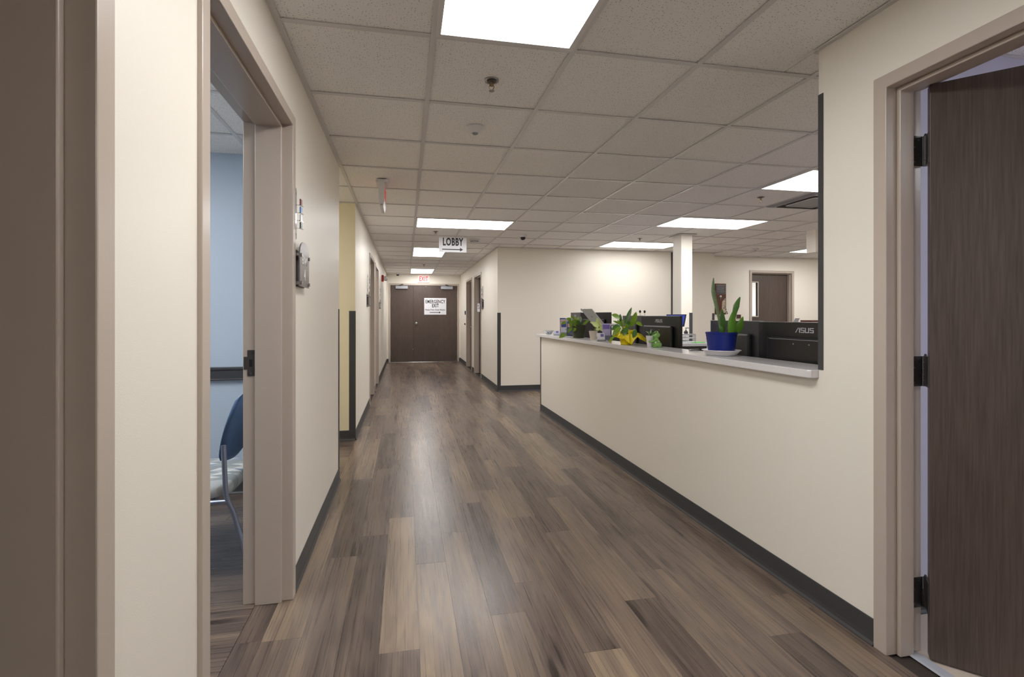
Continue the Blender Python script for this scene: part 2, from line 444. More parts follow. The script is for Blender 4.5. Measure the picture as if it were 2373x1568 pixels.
# rooms behind the reception door
wall_y('wall_backroom_side', 5.6, 5.7, 8.35, 10.5, [], 'paint_white'); wall_y('wall_backroom_right', 9.6, 9.7, 8.35, 10.5, [], 'paint_white')
wall_x('wall_backroom_far', 5.6, 9.7, 10.5, 10.6, [], 'paint_white')
# column
g = G(); g.box(3.846, 4.02, 6.09, 6.30, 0, CH+0.2)
struct(g.build('column', 'paint', bevel=0.004), 'square cream column behind reception desks')
g = G(); g.box(3.80, 4.066, 6.05, 6.34, CH-0.012, CH); o = g.build('column_collar', 'tee', None)
o.parent = bpy.data.objects['column']

# ------------------------------------------------------------------ floors
fl = G(); fl.box(-4.0, 9.0, -4.0, YF+0.1, -0.06, -0.006)
floor = struct(fl.build('floor', 'subfloor'), 'brown wood-look plank floor')
PW, PL = 0.1524, 1.2192
def unit_plank(name, m):
    g = G(); g.box(-0.5, 0.5, -0.5, 0.5, -0.005, 0)
    me = bpy.data.meshes.new(name); me.from_pydata(g.v, [], g.f); me.materials.append(M[m])
    return me
plank_me = unit_plank('plank', 'plank_y'); plank_mx = unit_plank('plank_cross', 'plank_x')
def add_plank(me, x0, x1, y0, y1, tone, parent):
    gap = 0.0006
    o = bpy.data.objects.new('plank', me); C.objects.link(o); o.parent = parent
    o.location = ((x0+x1)/2, (y0+y1)/2, random.uniform(-0.0002, 0.0002)); o.scale = (x1-x0-gap, y1-y0-gap, 1)
    o.color = (tone, tone, tone, 1)
    return o
joints = {0: 2.457, -1: 1.83, -2: 2.823, -3: 3.82, -4: 3.20, 3: 2.197, 2: 1.98, 4: 1.694, 5: 2.68, 6: 1.97, 7: 2.187, 10: 1.887, 9: 1.646, 1: 2.78, 8: 2.55, 11: 2.4}
tones = {(-1, 0): 0.80, (-1, 1): 0.40, (0, -1): 0.66, (0, 0): 0.38, (4, -1): 0.80, (-2, -1): 0.22, (-2, 0): 0.45, (-3, -1): 0.24, (-4, -1): 0.66, (-3, 0): 0.62, (-4, 0): 0.60,
         (3, -1): 0.38, (3, 0): 0.62, (2, -1): 0.62, (2, 0): 0.36, (5, -1): 0.55, (5, 0): 0.30, (5, 1): 0.62, (6, 0): 0.60, (6, 1): 0.32, (7, 0): 0.34, (7, -1): 0.52, (10, 0): 0.36, (10, -1): 0.58,
         (1, 0): 0.40, (1, -1): 0.52, (8, -1): 0.42, (9, 0): 0.5, (-1, -1): 0.36, (-1, -2): 0.4, (4, 0): 0.44}
def ktone(k, j):
    return tones.get((k, j), random.choice([0.26, 0.34, 0.4, 0.46, 0.5, 0.56, 0.64]))
kmin = math.floor((XL-0.05-0.053)/PW)
fx = -0.652
rest = G(); nrest = 0
for k in range(-5, 50):
    x0 = 0.053+k*PW; x1 = x0+PW
    j0 = joints.get(k, random.uniform(1.6, 2.8))
    for j in range(-5, 11):
        y0 = j0+j*PL; y1 = y0+PL
        # pieces of floor this board may cover
        for (rx0, rx1, ry0, ry1) in ((XL, XR, -3.99, 1.775), (fx, XL, 1.3, 2.285), (XL, 9.0, 1.775, YB), (XL, XC, YB, YF), (5.62, 9.0, YB, 8.23)):
            a0, a1, b0, b1 = max(x0, rx0), min(x1, rx1), max(y0, ry0), min(y1, ry1)
            if rx0 == XL and ry1 == 1.775 and y1 > 1.775 and x1 <= XR+0.01: continue
            if rx0 == XL and ry0 == 1.775 and y0 < 1.775 and x1 <= XR+0.01: b0 = max(y0, -3.99)
            if rx1 == XC and y0 < YB and x1 <= XC+0.01: continue
            if ry1 == YB and rx0 == XL and x1 <= XC+0.01 and y1 > YB: b1 = min(y1, YF)
            if a1-a0 < 0.004 or b1-b0 < 0.004: continue
            seen = b1 > 1.0 and (a0 < XR or (b1 > 5.9 and a0 < 3.0))
            if seen: add_plank(plank_me, a0, a1, b0, b1, ktone(k, j), floor)
            else: rest.box(a0+.0003, a1-.0003, b0+.0003, b1-.0003, -0.005, 0)
# side hall planks, joined into the same run of boards
for i in range(8):
    y0 = 3.83+i*PW; y1 = min(y0+PW, 5.04)
    if y1-y0 > 0.01: add_plank(plank_mx, -1.72, XL, y0, y1, random.choice([0.3, 0.42, 0.55, 0.6]), floor); rest.box(-3.99, -1.72, y0, y1, -0.005, 0)
o = rest.build('plank_field', 'plank_y', floor); o['kind'] = 'stuff'; o.color = (0.45, 0.45, 0.45, 1)
# exam room floor: boards run across, the room's shade put into darker tones
g = G(); g.box(-3.6, fx-0.001, 1.0, 3.68, -0.0058, -0.0052); fe = struct(g.build('floor_exam', 'subfloor'))
y = 1.0; i = 0
while y < 3.68:
    y1 = min(y+PW, 3.68); s = random.uniform(0.2, 1.0)
    xs = [fx-0.0015, fx-s, fx-s-PL, -3.6]
    for a, b in zip(xs[:-1], xs[1:]):
        if a-b > 0.01: add_plank(plank_mx, b, a, y, y1, random.choice([0.2, 0.28, 0.36, 0.44]), fe)
    y = y1
# office floor, beige tiles
g = G(); g.box(1.905, 4.9, -2.0, 1.66, -0.0056, -0.0052); fo = struct(g.build('floor_office', 'subfloor'))
tm = G(); tm.box(-0.2265, 0.2265, -0.2265, 0.2265, -0.005, 0.001); tme = bpy.data.meshes.new('floor_tile'); tme.from_pydata(tm.v, [], tm.f); tme.materials.append(M['tile_beige'])
for ix in range(7):
    for iy in range(8):
        cx, cy = 1.905+0.2285+ix*0.457, 1.66-0.2285-iy*0.457
        if cx+0.2265 > 4.9 or cy-0.2265 < -2: continue
        o = bpy.data.objects.new('floor_tile', tme); C.objects.link(o); o.parent = fo; o.location = (cx, cy, 0)
g = G(); g.prism([(1.862, 0), (1.868, 0.006), (1.904, 0.006), (1.91, 0)], 'Y', 0.556, 1.474); g.build('trim_1', 'metal_paint')
tr = bpy.data.objects['trim_1']; struct(tr, 'white metal threshold strip under the brown door')

# ------------------------------------------------------------------ ceiling
cg = G(); cg.box(-4.1, 9.1, -4.1, YF+0.2, CH+0.14, CH+0.2)
ceil = struct(cg.build('ceiling', 'paint_white'), 'suspended ceiling of speckled square tiles')
def gi(v, o): return o+v*T
# fixtures occupying cells: (col, row, ncols, nrows)
lights = {
 'a': (0, -2, 1, 2), 'b': (0, 6, 2, 1), 'c': (0, 10, 1, 2), 'd': (0, 16, 1, 2),
 'e': (5, 2, 2, 1), 'f': (5, 5, 2, 1), 'g': (5, 8, 2, 1), 'h': (11, 8, 2, 1),
 'i': (0, -8, 1, 2), 'j': (10, 2, 2, 1), 'k': (11, 5, 2, 1)}
holes = {}
for kx, (c0, r0, nc, nr) in lights.items():
    for a in range(nc):
        for b in range(nr): holes[(c0+a, r0+b)] = kx
holes[(1, 11)] = 'vent'; holes[(6, 3)] = 'cassette'
regions = [(XL, 1.3347, -4, YF), (1.3347, XC, 7.4634, YF), (1.3347, XR, -4, 1.977), (1.3347, 9.0, 1.977, 7.4634), (1.9443, 9.0, 1.775, 1.977), (XR, 1.9443, 1.775, 1.977), (XC, 9.0, 7.4634, YB), (5.611, 9.0, YB, 8.23), (-4, XL, 3.83, 5.04)]
tile_cache = {}
hid = G()
def tile_mesh(w_, h_):
    key = (round(w_, 3), round(h_, 3))
    if key not in tile_cache:
        g = G(); g.box(-w_/2, w_/2, -h_/2, h_/2, 0, 0.014)
        me = bpy.data.meshes.new('ceiling_tile'); me.from_pydata(g.v, [], g.f); me.materials.append(M['ceiling_tile']); tile_cache[key] = me
    return tile_cache[key]
edges_x = {}; edges_y = {}
for (x0, x1, y0, y1) in regions:
    for c in range(-8, 16):
        for r in range(-11, 20):
            a0, a1 = max(x0, gi(c, GX0)), min(x1, gi(c+1, GX0)); b0, b1 = max(y0, gi(r, GY0)), min(y1, gi(r+1, GY0))
            if a1-a0 < 0.006 or b1-b0 < 0.006: continue
            h = holes.get((c, r))
            # tee segments on the low edges of the cell unless inside one fixture
            if not (h and holes.get((c-1, r)) == h) and a0 == gi(c, GX0): edges_x.setdefault(c, []).append((b0, b1))
            if not (h and holes.get((c, r-1)) == h) and b0 == gi(r, GY0): edges_y.setdefault(r, []).append((a0, a1))
            if h: continue
            m_ = 0.004
            mx_, my_ = (a0+a1)/2, (b0+b1)/2
            seen = b1 > 0.7 and mx_ < my_*1.03+0.5 and mx_ > -1.6
            if a1-a0 < 0.03 or b1-b0 < 0.03 or not seen:
                hid.box(a0, a1, b0, b1, CH+0.006, CH+0.02)
            else:
                o = bpy.data.objects.new('ceiling_tile', tile_mesh(a1-a0-m_, b1-b0-m_)); C.objects.link(o); o.parent = ceil
                o.location = (mx_, my_, CH+0.006+random.uniform(0, 0.0015))
o = hid.build('ceiling_tile_field', 'ceiling_tile', ceil); o['kind'] = 'stuff'
def merge(iv):
    iv = sorted(iv); out = []
    for a, b in iv:
        if out and a-out[-1][1] < 0.002: out[-1][1] = max(b, out[-1][1])
        else: out.append([a, b])
    return out
for c, iv in edges_x.items():
    x = gi(c, GX0)
    for a, b in merge(iv):
        g = G(); g.box(x-0.012, x+0.012, a, b, CH, CH+0.005); g.build('ceiling_tee', 'tee', ceil)
for r, iv in edges_y.items():
    y = gi(r, GY0)
    for a, b in merge(iv):
        g = G(); g.box(a, b, y-0.012, y+0.012, CH+0.0008, CH+0.005); g.build('ceiling_tee', 'tee', ceil)
# wall angles
WA = 0.022
for (x0, x1, y0, y1) in ((XL, XL+WA, -4, 3.83), (XL, XL+WA, 5.04, YF), (XC-WA, XC, YB, YF), (XR-WA, XR, -4, 1.775), (XL, XC, YF-WA, YF), (XC, 5.611, YB-WA, YB), (-4, XL, 5.04-WA, 5.04), (-4, XL, 3.83, 3.83+WA),
                         (5.611, 5.611+WA, YB, 8.23), (5.611, 9.0, 8.23-WA, 8.23), (1.785, 9.0, 1.775, 1.775+WA)):
    g = G(); g.box(x0, x1, y0, y1, CH-0.001, CH+0.004); g.build('ceiling_angle', 'tee', ceil)
# small ceilings of the side rooms
def room_ceiling(name, x0, x1, y0, y1, gx, gy, skip):
    g = G(); g.box(x0, x1, y0, y1, CH+0.06, CH+0.1); cc = struct(g.build(name, 'paint_white'))
    for c in range(-8, 9):
        for r in range(-8, 9):
            a0, a1 = max(x0, gx+c*T), min(x1, gx+(c+1)*T); b0, b1 = max(y0, gy+r*T), min(y1, gy+(r+1)*T)
            if a1-a0 < 0.02 or b1-b0 < 0.02 or (c, r) in skip: continue
            o = bpy.data.objects.new('ceiling_tile', tile_mesh(a1-a0-0.004, b1-b0-0.004)); C.objects.link(o); o.parent = cc; o.location = ((a0+a1)/2, (b0+b1)/2, CH+0.006)
    for c in range(-8, 9):
        x = gx+c*T
        if x0 < x < x1: g = G(); g.box(x-0.012, x+0.012, y0, y1, CH, CH+0.004); g.build('ceiling_tee', 'tee', cc)
    for r in range(-8, 9):
        y = gy+r*T
        if y0 < y < y1: g = G(); g.box(x0, x1, y-0.012, y+0.012, CH+0.0008, CH+0.004); g.build('ceiling_tee', 'tee', cc)
    return cc
room_ceiling('ceiling_exam', -3.6, XL-WL, 1.0, 3.68, -1.078, 3.287, {(-2, -2), (-2, -3)})
room_ceiling('ceiling_office', XR+WT, 4.9, -2.0, 1.66, 2.4, 1.05, {(1, -2), (1, -3), (2, -2), (2, -3)})
g = G(); g.box(5.6, 9.7, 8.35, 10.6, CH, CH+0.04); struct(g.build('ceiling_backroom', 'paint_white'))

def troffer(label, x0, x1, y0, y1, lamp='lamp_panel', z=CH):
    cx, cy = (x0+x1)/2, (y0+y1)/2; a, b = (x1-x0)/2-0.006, (y1-y0)/2-0.006
    t = thing('ceiling_light', label, 'light', (cx, cy, z), 0, 'ceiling light panels')
    g = G(); r = 0.022
    g.box(-a, a, -b, -b+r, -0.003, 0.05); g.box(-a, a, b-r, b, -0.003, 0.05); g.box(-a, -a+r, -b+r, b-r, -0.003, 0.05); g.box(a-r, a, -b+r, b-r, -0.003, 0.05)
    g.box(-a, a, -b, b, 0.05, 0.06)
    g.build('housing', 'fixture_white', t)
    g = G(); g.box(-a+r, a-r, -b+r, b-r, 0.001, 0.006); g.build('diffuser', lamp, t)
lab = {'a': 'large bright light panel overhead nearest the camera, cut by the top edge', 'b': 'wide light panel across the corridor ceiling just before the lobby sign',
 'c': 'light panel partly hidden behind the lobby sign', 'd': 'farthest corridor light panel in front of the double doors',
 'e': 'light panel beside the ceiling air unit, cut by the dark corner guard', 'f': 'wide light panel on reception ceiling before the cream column',
 'g': 'light panel washing the cream wall behind reception', 'h': 'small far light panel beside the hanging soffit box',
 'i': 'light panel on corridor ceiling behind the camera', 'j': 'reception light panel hidden behind the cream pier', 'k': 'reception light panel hidden beyond the pier near the soffit'}
for kx, (c0, r0, nc, nr) in lights.items():
    if kx == 'h' : pass
    troffer(lab[kx], gi(c0, GX0), gi(c0+nc, GX0), gi(r0, GY0), gi(r0+nr, GY0), 'lamp_wash' if kx == 'g' else 'lamp_panel')
troffer('light panel on the blue exam room ceiling', -1.078-2*T, -1.078-T, 3.287-3*T, 3.287-T, 'lamp_exam')
troffer('light panel on the ceiling of the room behind brown door', 2.4+T, 2.4+3*T, 1.05-3*T, 1.05-T, 'lamp_office')
troffer('light panel in the room behind the windowed door', 6.6, 7.8, 9.4, 10.0, 'lamp_backroom', CH-0.065)
troffer('light panel in the yellow side hall', -2.6, -1.4, 4.2, 4.6, 'lamp_panel', CH-0.065)

# ------------------------------------------------------------------ door frames and doors
ndoor = [0]
def door(label, loc, rotz, wd=OW, leaf='closed', hinge_side=0, angle=0.0, hgt=DH, depth=FD, lite=False):
    """local x along the wall, y into the wall, origin at the inner jamb edge on the corridor face"""
    ndoor[0] += 1
    d = struct(empty('door_%d' % ndoor[0], loc, rotz), label)
    g = G(); f = 0.05
    g.prism([(-f, 0), (0, 0), (0, hgt), (wd, hgt), (wd, 0), (wd+f, 0), (wd+f, hgt+f), (-f, hgt+f)], 'Y', 0, depth)
    g.build('frame', 'frame_taupe', d, bevel=0.003)
    s0, s1 = 0.046, depth-0.053
    g = G(); k_ = 0.016; g.prism([(0.0005, 0), (k_, 0), (k_, hgt-k_), (wd-k_, hgt-k_), (wd-k_, 0), (wd-0.0005, 0), (wd-0.0005, hgt-0.0005), (0.0005, hgt-0.0005)], 'Y', s0, s1)
    g.build('door_stop', 'frame_taupe', d, bevel=0.003)
    if leaf:
        y0, y1 = s1+0.002, s1+0.046
        pin = ((0.007 if leaf == 'open' else 0), depth+0.005+(0.006 if leaf == 'open' else 0)) if hinge_side == 0 else (wd, depth+0.005)
        x0, x1 = (0.003, wd-0.003) if hinge_side == 0 else (-wd+0.003, -0.003)
        g = G()
        lx0, lx1, ly0, ly1 = x0, x1, y0-pin[1], y1-pin[1]
        if lite:
            # slot window near the latch side
            wx0, wx1, wz0, wz1 = lite
            g.box(lx0, wx0, ly0, ly1, 0.008, hgt-0.003); g.box(wx1, lx1, ly0, ly1, 0.008, hgt-0.003)
            g.box(wx0, wx1, ly0, ly1, 0.008, wz0); g.box(wx0, wx1, ly0, ly1, wz1, hgt-0.003)
        else:
            g.box(lx0, lx1, ly0, ly1, 0.008, hgt-0.003)
        lf = g.build('door_leaf', 'door_wood', d, bevel=0.0 if lite else 0.002, loc=(pin[0], pin[1], 0), rotz=angle)
        if lite:
            q = G(); r = 0.02
            q.box(wx0-r, wx0, ly0-0.008, ly1+0.008, wz0-r, wz1+r); q.box(wx1, wx1+r, ly0-0.008, ly1+0.008, wz0-r, wz1+r)
            q.box(wx0, wx1, ly0-0.008, ly1+0.008, wz0-r, wz0); q.box(wx0, wx1, ly0-0.008, ly1+0.008, wz1, wz1+r)
            q.build('window_trim', 'frame_taupe', lf)
            q = G(); q.box(wx0, wx1, ly0+0.004, ly0+0.010, wz0, wz1); q.build('window_pane', 'glass', lf)
        return d, lf, (lx0, lx1, ly0, ly1), pin
    return d, None, None, None
def lever(lf, x, yface, sgn, dirx, z=0.99):
    g = G(); g.lathe([(0.001, 0), (0.034, 0), (0.036, 0.004), (0.032, 0.010), (0.014, 0.014), (0.012, 0.05), (0.001, 0.05)], 20, mtx=Matrix.Rotation(PI/2 if sgn < 0 else -PI/2, 3, 'X'))
    g.tube([(0, sgn*0.045, 0), (dirx*0.03, sgn*0.05, 0), (dirx*0.115, sgn*0.048, 0)], [0.010, 0.010, 0.007], 8)
    g.build('lever_handle', 'metal', lf, smooth=True, loc=(x, yface, z))
def hinges(lf, frame, zs, x_edge, ly, side=1, m='metal_dark', leafonly=False):
    for z in zs:
        g = G()
        for k in range(5): g.cyl((0, 0, z-0.057+k*0.023), (0, 0, z-0.0348+k*0.023), 0.0075, n=10)
        g.cyl((0, 0, z+0.058), (0, 0, z+0.066), 0.0055, 0.003, n=10)
        g.box(-0.0018+0.0015, 0.0022+0.0012, ly[0]+0.006, -0.002, z-0.057, z+0.057)
        h = g.build('hinge', m, lf)
# 1 nearest doorway, exam doorway, brown office door
door('taupe steel door frame nearest the camera', (XL+0.012, -0.036, 0), PI/2, leaf='closed', depth=FL)
d2, lf, ext, pin = door('taupe steel frame of the open exam room doorway', (XL+0.012, 1.335, 0), PI/2, OW+0.001, 'open', 0, math.radians(96), depth=FL)
lever(lf, 0.85, ext[2], -1, -1); lever(lf, 0.85, ext[3], 1, -1); hinges(lf, d2, (0.23, 1.07, 1.9), 0, ext[2:])
# strike plate on the far jamb
g = G(); g.box(0, 0.0025, 0, 0.030, -0.0575, 0.0575); g.box(0, 0.0025, 0.030, 0.045, -0.028, 0.028)
sp = g.build('strike_plate', 'metal_dark', d2, loc=(OW+0.001-0.0026, 0.161, 1.068))
g = G(); g.box(-0.0008, 0.002, 0.009, 0.022, -0.016, 0.016); g.build('strike_hole', 'print_black', sp)
for z in (-0.045, 0.045):
    g = G(); g.cyl((-0.001, 0.0155, z), (0, 0.0155, z), 0.006, n=10); g.build('screw', 'metal', sp)
d3, lf, ext, pin = door('dark brown wood door standing ajar in taupe frame', (XR-0.012, 1.47, 0), -PI/2, OW, 'open', 0, math.radians(45))
lever(lf, 0.85, ext[2], -1, -1); lever(lf, 0.85, ext[3], 1, -1); hinges(lf, d3, (0.226, 1.066, 1.903), 0, ext[2:])
g = G()
for z in (0.226, 1.066, 1.903): pass
for z in (0.226, 1.066, 1.903):
    q = G(); q.box(0.0, 0.0026, 0.112, FD+0.004, z-0.057, z+0.057); h = q.build('hinge_plate', 'metal_dark', d3)
    for zz, yy in ((-0.042, 0.126), (-0.014, 0.146), (0.014, 0.126), (0.042, 0.146)):
        q = G(); q.cyl((0.0026, yy, z+zz), (0.0034, yy, z+zz), 0.0035, n=10); q.build('screw', 'metal', h)
# far corridor doors
def closed(label, loc, rz, hs=0, depth=FD):
    d, lf, ext, pin = door(label, loc, rz, OW, 'closed', hs, depth=depth)
    lever(lf, (0.85 if hs == 0 else -0.85), ext[2], -1, (-1 if hs == 0 else 1))
    return d
closed('brown door in the cream wall past the yellow side hall, first of two', (XL+0.012, 7.0, 0), PI/2, 0, FL)
closed('brown door in the cream wall past the yellow side hall, farther of two', (XL+0.012, 8.25, 0), PI/2, 0, FL)
closed('brown door opposite, first beyond the wall corner guard', (XC-0.012, 10.494, 0), -PI/2, 0)
closed('brown door opposite, beside the double doors', (XC-0.012, 11.894, 0), -PI/2, 1)
# reception door with a slot window
d, lf, ext, pin = door('brown door with a slot window behind reception', (6.726, 8.218, 0), 0, 0.912, 'closed', 1, lite=(-0.825, -0.700, 1.28, 1.95))
lever(lf, -0.85, ext[2], -1, 1)
# double doors
ndoor[0] += 1
dd = struct(empty('door_%d' % ndoor[0], (-0.407, YF-0.012, 0), 0), 'unequal pair of brown doors closing the corridor end')
DW = 1.846
g = G(); g.prism([(-.05, 0), (0, 0), (0, DH), (DW, DH), (DW, 0), (DW+.05, 0), (DW+.05, DH+.05), (-.05, DH+.05)], 'Y', 0, FD); g.build('frame', 'frame_taupe', dd, bevel=0.003)
for nm, x0, x1, hx, rx in (('narrow', 0.003, 0.622, 0.003, 1), ('wide', 0.626, DW-0.003, DW-0.003, -1)):
    g = G(); g.box(x0, x1, 0.014, 0.058, 0.012, DH-0.003); lf = g.build('door_leaf', 'door_wood', dd, bevel=0.002)
    lf['label'] = nm+' brown wood door leaf'
    for z in (0.25, 1.05, 1.88):
        q = G(); q.box(hx-0.022 if rx > 0 else hx-0.004, hx+0.004 if rx > 0 else hx+0.022, 0.006, 0.0135, z-0.075, z+0.075); q.cyl((hx-0.004*rx, 0.004, z-0.075), (hx-0.004*rx, 0.004, z+0.075), 0.008, n=8)
        q.build('hinge', 'metal_paint', lf)
    c0 = 0.14 if nm == 'narrow' else 1.385
    q = G(); q.box(c0, c0+0.33, -0.045, 0.0135, 2.035, 2.115); cl = q.build('door_closer', 'metal_paint', lf, bevel=0.006)
    ax = c0+0.10 if nm == 'narrow' else c0+0.22
    q = G(); q.box(ax-0.02, ax+0.02, -0.03, -0.005, 2.115, 2.128)
    q.tube([(ax, -0.02, 2.13), (ax+0.11*(1 if nm == 'narrow' else -1), -0.17, 2.145)], 0.009, 6); q.tube([(ax+0.11*(1 if nm == 'narrow' else -1), -0.17, 2.145), (ax+0.06*(1 if nm == 'narrow' else -1), -0.012, 2.16)], 0.009, 6)
    q.build('closer_arm', 'metal_dark', cl)
    if nm == 'wide':
        q = G(); q.lathe([(0.001, 0), (0.036, 0), (0.037, 0.005), (0.030, 0.011), (0.013, 0.014), (0.012, 0.03), (0.024, 0.036), (0.029, 0.048), (0.026, 0.058), (0.001, 0.061)], 24, mtx=Matrix.Rotation(PI/2, 3, 'X'))
        q.build('door_knob', 'metal', lf, smooth=True, loc=(0.705, 0.014, 1.075))
        q = G(); q.tube([(0.735, -0.036, 1.075), (0.785, -0.03, 1.068)], [0.006, 0.004], 8); q.build('thumb_lever', 'metal', lf, smooth=True)
        q = G(); q.lathe([(0.001, 0), (0.01, 0), (0.01, 0.004), (0.001, 0.004)], 12, mtx=Matrix.Rotation(PI/2, 3, 'X')); q.build('door_viewer', 'metal', lf, loc=(0.97, 0.014, 2.105))
    else:
        q = G(); q.box(0.60, 0.62, 0.0115, 0.0138, 0.35, 0.37); q.build('flush_bolt', 'metal', lf)
q = G(); q.prism([(0, 0), (0.006, 0.006), (0.07, 0.006), (0.076, 0)], 'X', 0.0, DW)
q.v = [(a, b+0.0, c) for a, b, c in q.v]
tr = q.build('trim_2', 'metal', loc=(-0.407, YF-0.01, 0)); struct(tr, 'metal threshold under the double doors')

# ------------------------------------------------------------------ baseboards and corner guards
def baseboard(name, p0, p1, nrm, top=0.102):
    """vinyl cove base along a straight run on the floor; nrm points into the room"""
    p0 = Vector((*p0, 0)); p1 = Vector((*p1, 0)); n = Vector((*nrm, 0)); d = p1-p0
    prof = [(0, 0.0), (0.013, 0.0), (0.0125, 0.004), (0.006, 0.014), (0.004, 0.03), (0.004, top-0.003), (0.003, top), (0, top)]
    g = G(); vs = []
    for q in (p0, p1):
        for a, z in prof: vs.append(q+n*(a+0.0004)+Vector((0, 0, z+0.0004)))
    k = len(prof)
    g.add(vs, [tuple(range(k)), tuple(range(2*k-1, k-1, -1))]+[(i, (i+1) % k, (i+1) % k+k, i+k) for i in range(k)])
    return struct(g.build(name, 'vinyl_dark', smooth=False), None)
baseboard('baseboard_left', (XL, 2.302), (XL, 3.83), (1, 0))
baseboard('baseboard_left_pier', (XL, 0.932), (XL, 1.283), (1, 0))
baseboard('baseboard_left_rear', (XL, -4), (XL, -0.09), (1, 0))
baseboard('baseboard_side_hall', (-4, 5.04), (XL, 5.04), (0, -1))
baseboard('baseboard_side_hall_near', (XL, 3.83), (-4, 3.83), (0, 1))
baseboard('baseboard_left_far', (XL, 5.04), (XL, 6.948), (1, 0))
baseboard('baseboard_left_between', (XL, 7.966), (XL, 8.198), (1, 0))
baseboard('baseboard_left_end', (XL, 9.216), (XL, YF), (1, 0))
baseboard('baseboard_far_left', (XL, YF), (-0.459, YF), (0, -1))
baseboard('baseboard_far_right', (1.491, YF), (XC, YF), (0, -1))
baseboard('baseboard_corner_end', (XC, 11.946), (XC, YF), (-1, 0))
baseboard('baseboard_corner_between', (XC, 10.546), (XC, 10.928), (-1, 0))
baseboard('baseboard_corner', (XC, YB), (XC, 9.528), (-1, 0))
baseboard('baseboard_back', (XC, YB), (5.611, YB), (0, -1))
baseboard('baseboard_counter', (XR, 1.522), (XR, 6.12), (-1, 0))
baseboard('baseboard_counter_end', (XR, 6.12), (XR+0.135, 6.12), (0, 1))
baseboard('baseboard_right', (XR, -4), (XR, 0.504), (-1, 0))
baseboard('baseboard_exam', (-3.6, 3.68), (XL-WL, 3.68), (0, -1))
baseboard('baseboard_office', (XR+WT, 1.66), (4.9, 1.66), (0, -1))
baseboard('baseboard_back_right', (5.611, 8.23), (6.674, 8.23), (0, -1))
ntrim = [2]
def guard(label, x, y, dx, dy, z0, z1, wx=0.05, wy=0.05, m='vinyl_dark'):
    """corner guard: corner at (x,y); legs run along dx (on the face whose normal is -dy..) and dy"""
    ntrim[0] += 1; t_ = 0.003; r = 0.0006
    # dx,dy: direction from the corner back along each wall face; outside is the opposite side
    ox, oy = -dx*r, -dy*r
    pts = [(x+ox, y+oy), (x+dx*wx, y+oy), (x+dx*wx, y-dy*(t_)), (x-dx*t_*0.4, y-dy*t_), (x-dx*t_, y-dy*t_*0.4), (x-dx*t_, y+dy*wy), (x+ox, y+dy*wy)]
    g = G(); g.prism(pts, 'Z', z0, z1)
    return struct(g.build('trim_%d' % ntrim[0], m), label)
guard('dark vinyl corner guard on the near wall end', XL, 3.83, -1, -1, 0.103, 1.33)
guard('dark vinyl corner guard beside the yellow wall', XL, 5.04, -1, 1, 0.103, 1.33, 0.062, 0.01)
guard('dark vinyl corner guard on the far corridor corner', XC, YB, 1, 1, 0.103, 1.335, 0.055, 0.02)
guard('dark vinyl corner guard on the counter end', XR, 6.12, 1, -1, 0.103, 1.0, 0.05, 0.03)
guard('dark tall corner guard on the cream pier above the counter', XR, 1.775, 1, -1, 1.041, 2.245, 0.06, 0.024)
guard('dark corner guard on the column foot', 4.02, 6.09, -1, 1, 0.0, 1.325, 0.05, 0.05)
guard('dark corner guard on the wall step by the plaque', 5.611, YB, -1, 1, 0.103, 1.33, 0.045, 0.05)
g = G(); g.box(4.735, 4.765, YB-0.006, YB, 0.104, CH-0.005); struct(g.build('trim_10', 'vinyl_dark'), 'thin dark vertical strip on the reception back wall')
# exam room wall rail
g = G(); g.box(-3.59, XL-WL-0.002, 3.655, 3.679, 0.825, 0.905); g.box(-3.59, XL-WL-0.002, 3.646, 3.679, 0.893, 0.912); g.box(-3.59, XL-WL-0.002, 3.646, 3.679, 0.818, 0.830)
struct(g.build('trim_11', 'vinyl_dark', bevel=0.003), 'dark chair rail on the blue exam room wall')

# ------------------------------------------------------------------ reception counter top
CT, CB = 1.039, 1.003
g = G(); g.prism([(1.748, 1.777), (XR-0.0015, 1.777), (XR+WT+0.065, 1.777), (XR+WT+0.065, 6.15), (1.738, 6.15), (1.738, 1.79)], 'Z', CB, CT)
tag(g.build('countertop', 'quartz', bevel=0.004), 'white quartz reception countertop on the cream half wall', 'countertop')
#DETAILS
# ------------------------------------------------------------------ ceiling fittings
def sprinkler(label, x, y):
    t = thing('sprinkler_head', label, 'sprinkler', (x, y, CH+0.0055), 0, 'ceiling sprinkler heads')
    g = G(); g.lathe([(0.014, -0.001), (0.016, -0.002), (0.034, -0.005), (0.036, -0.003), (0.036, 0.0), (0.014, 0.0)], 20); g.build('escutcheon', 'metal', t, smooth=True)
    g = G(); g.lathe([(0.001, -0.004), (0.023, -0.004), (0.023, -0.0065), (0.001, -0.0065)], 16); g.build('cup', 'metal_dark', t)
    g = G(); g.cyl((0, 0, 0), (0, 0, -0.028), 0.009, 0.008, 10)
    g.tube([(0.008, 0, -0.02), (0.012, 0, -0.034), (0.003, 0, -0.050)], 0.0025, 6); g.tube([(-0.008, 0, -0.02), (-0.012, 0, -0.034), (-0.003, 0, -0.050)], 0.0025, 6)
    g.build('sprinkler_body', 'metal_brass', t)
    g = G(); g.lathe([(0.001, -0.049), (0.014, -0.051), (0.014, -0.053), (0.001, -0.053)], 14); g.build('deflector', 'metal', t)
sprinkler('sprinkler head on the ceiling tile behind the nearest light panel', 0.42, 2.30)
sprinkler('sprinkler head just above the lobby sign', 0.41, 6.54)
sprinkler('sprinkler head before the farthest corridor light panel', 0.41, 10.75)
sprinkler('sprinkler head beside the ceiling air unit', 3.43, 4.07)
sprinkler('sprinkler head before the light washing the reception back wall', 3.46, 6.56)

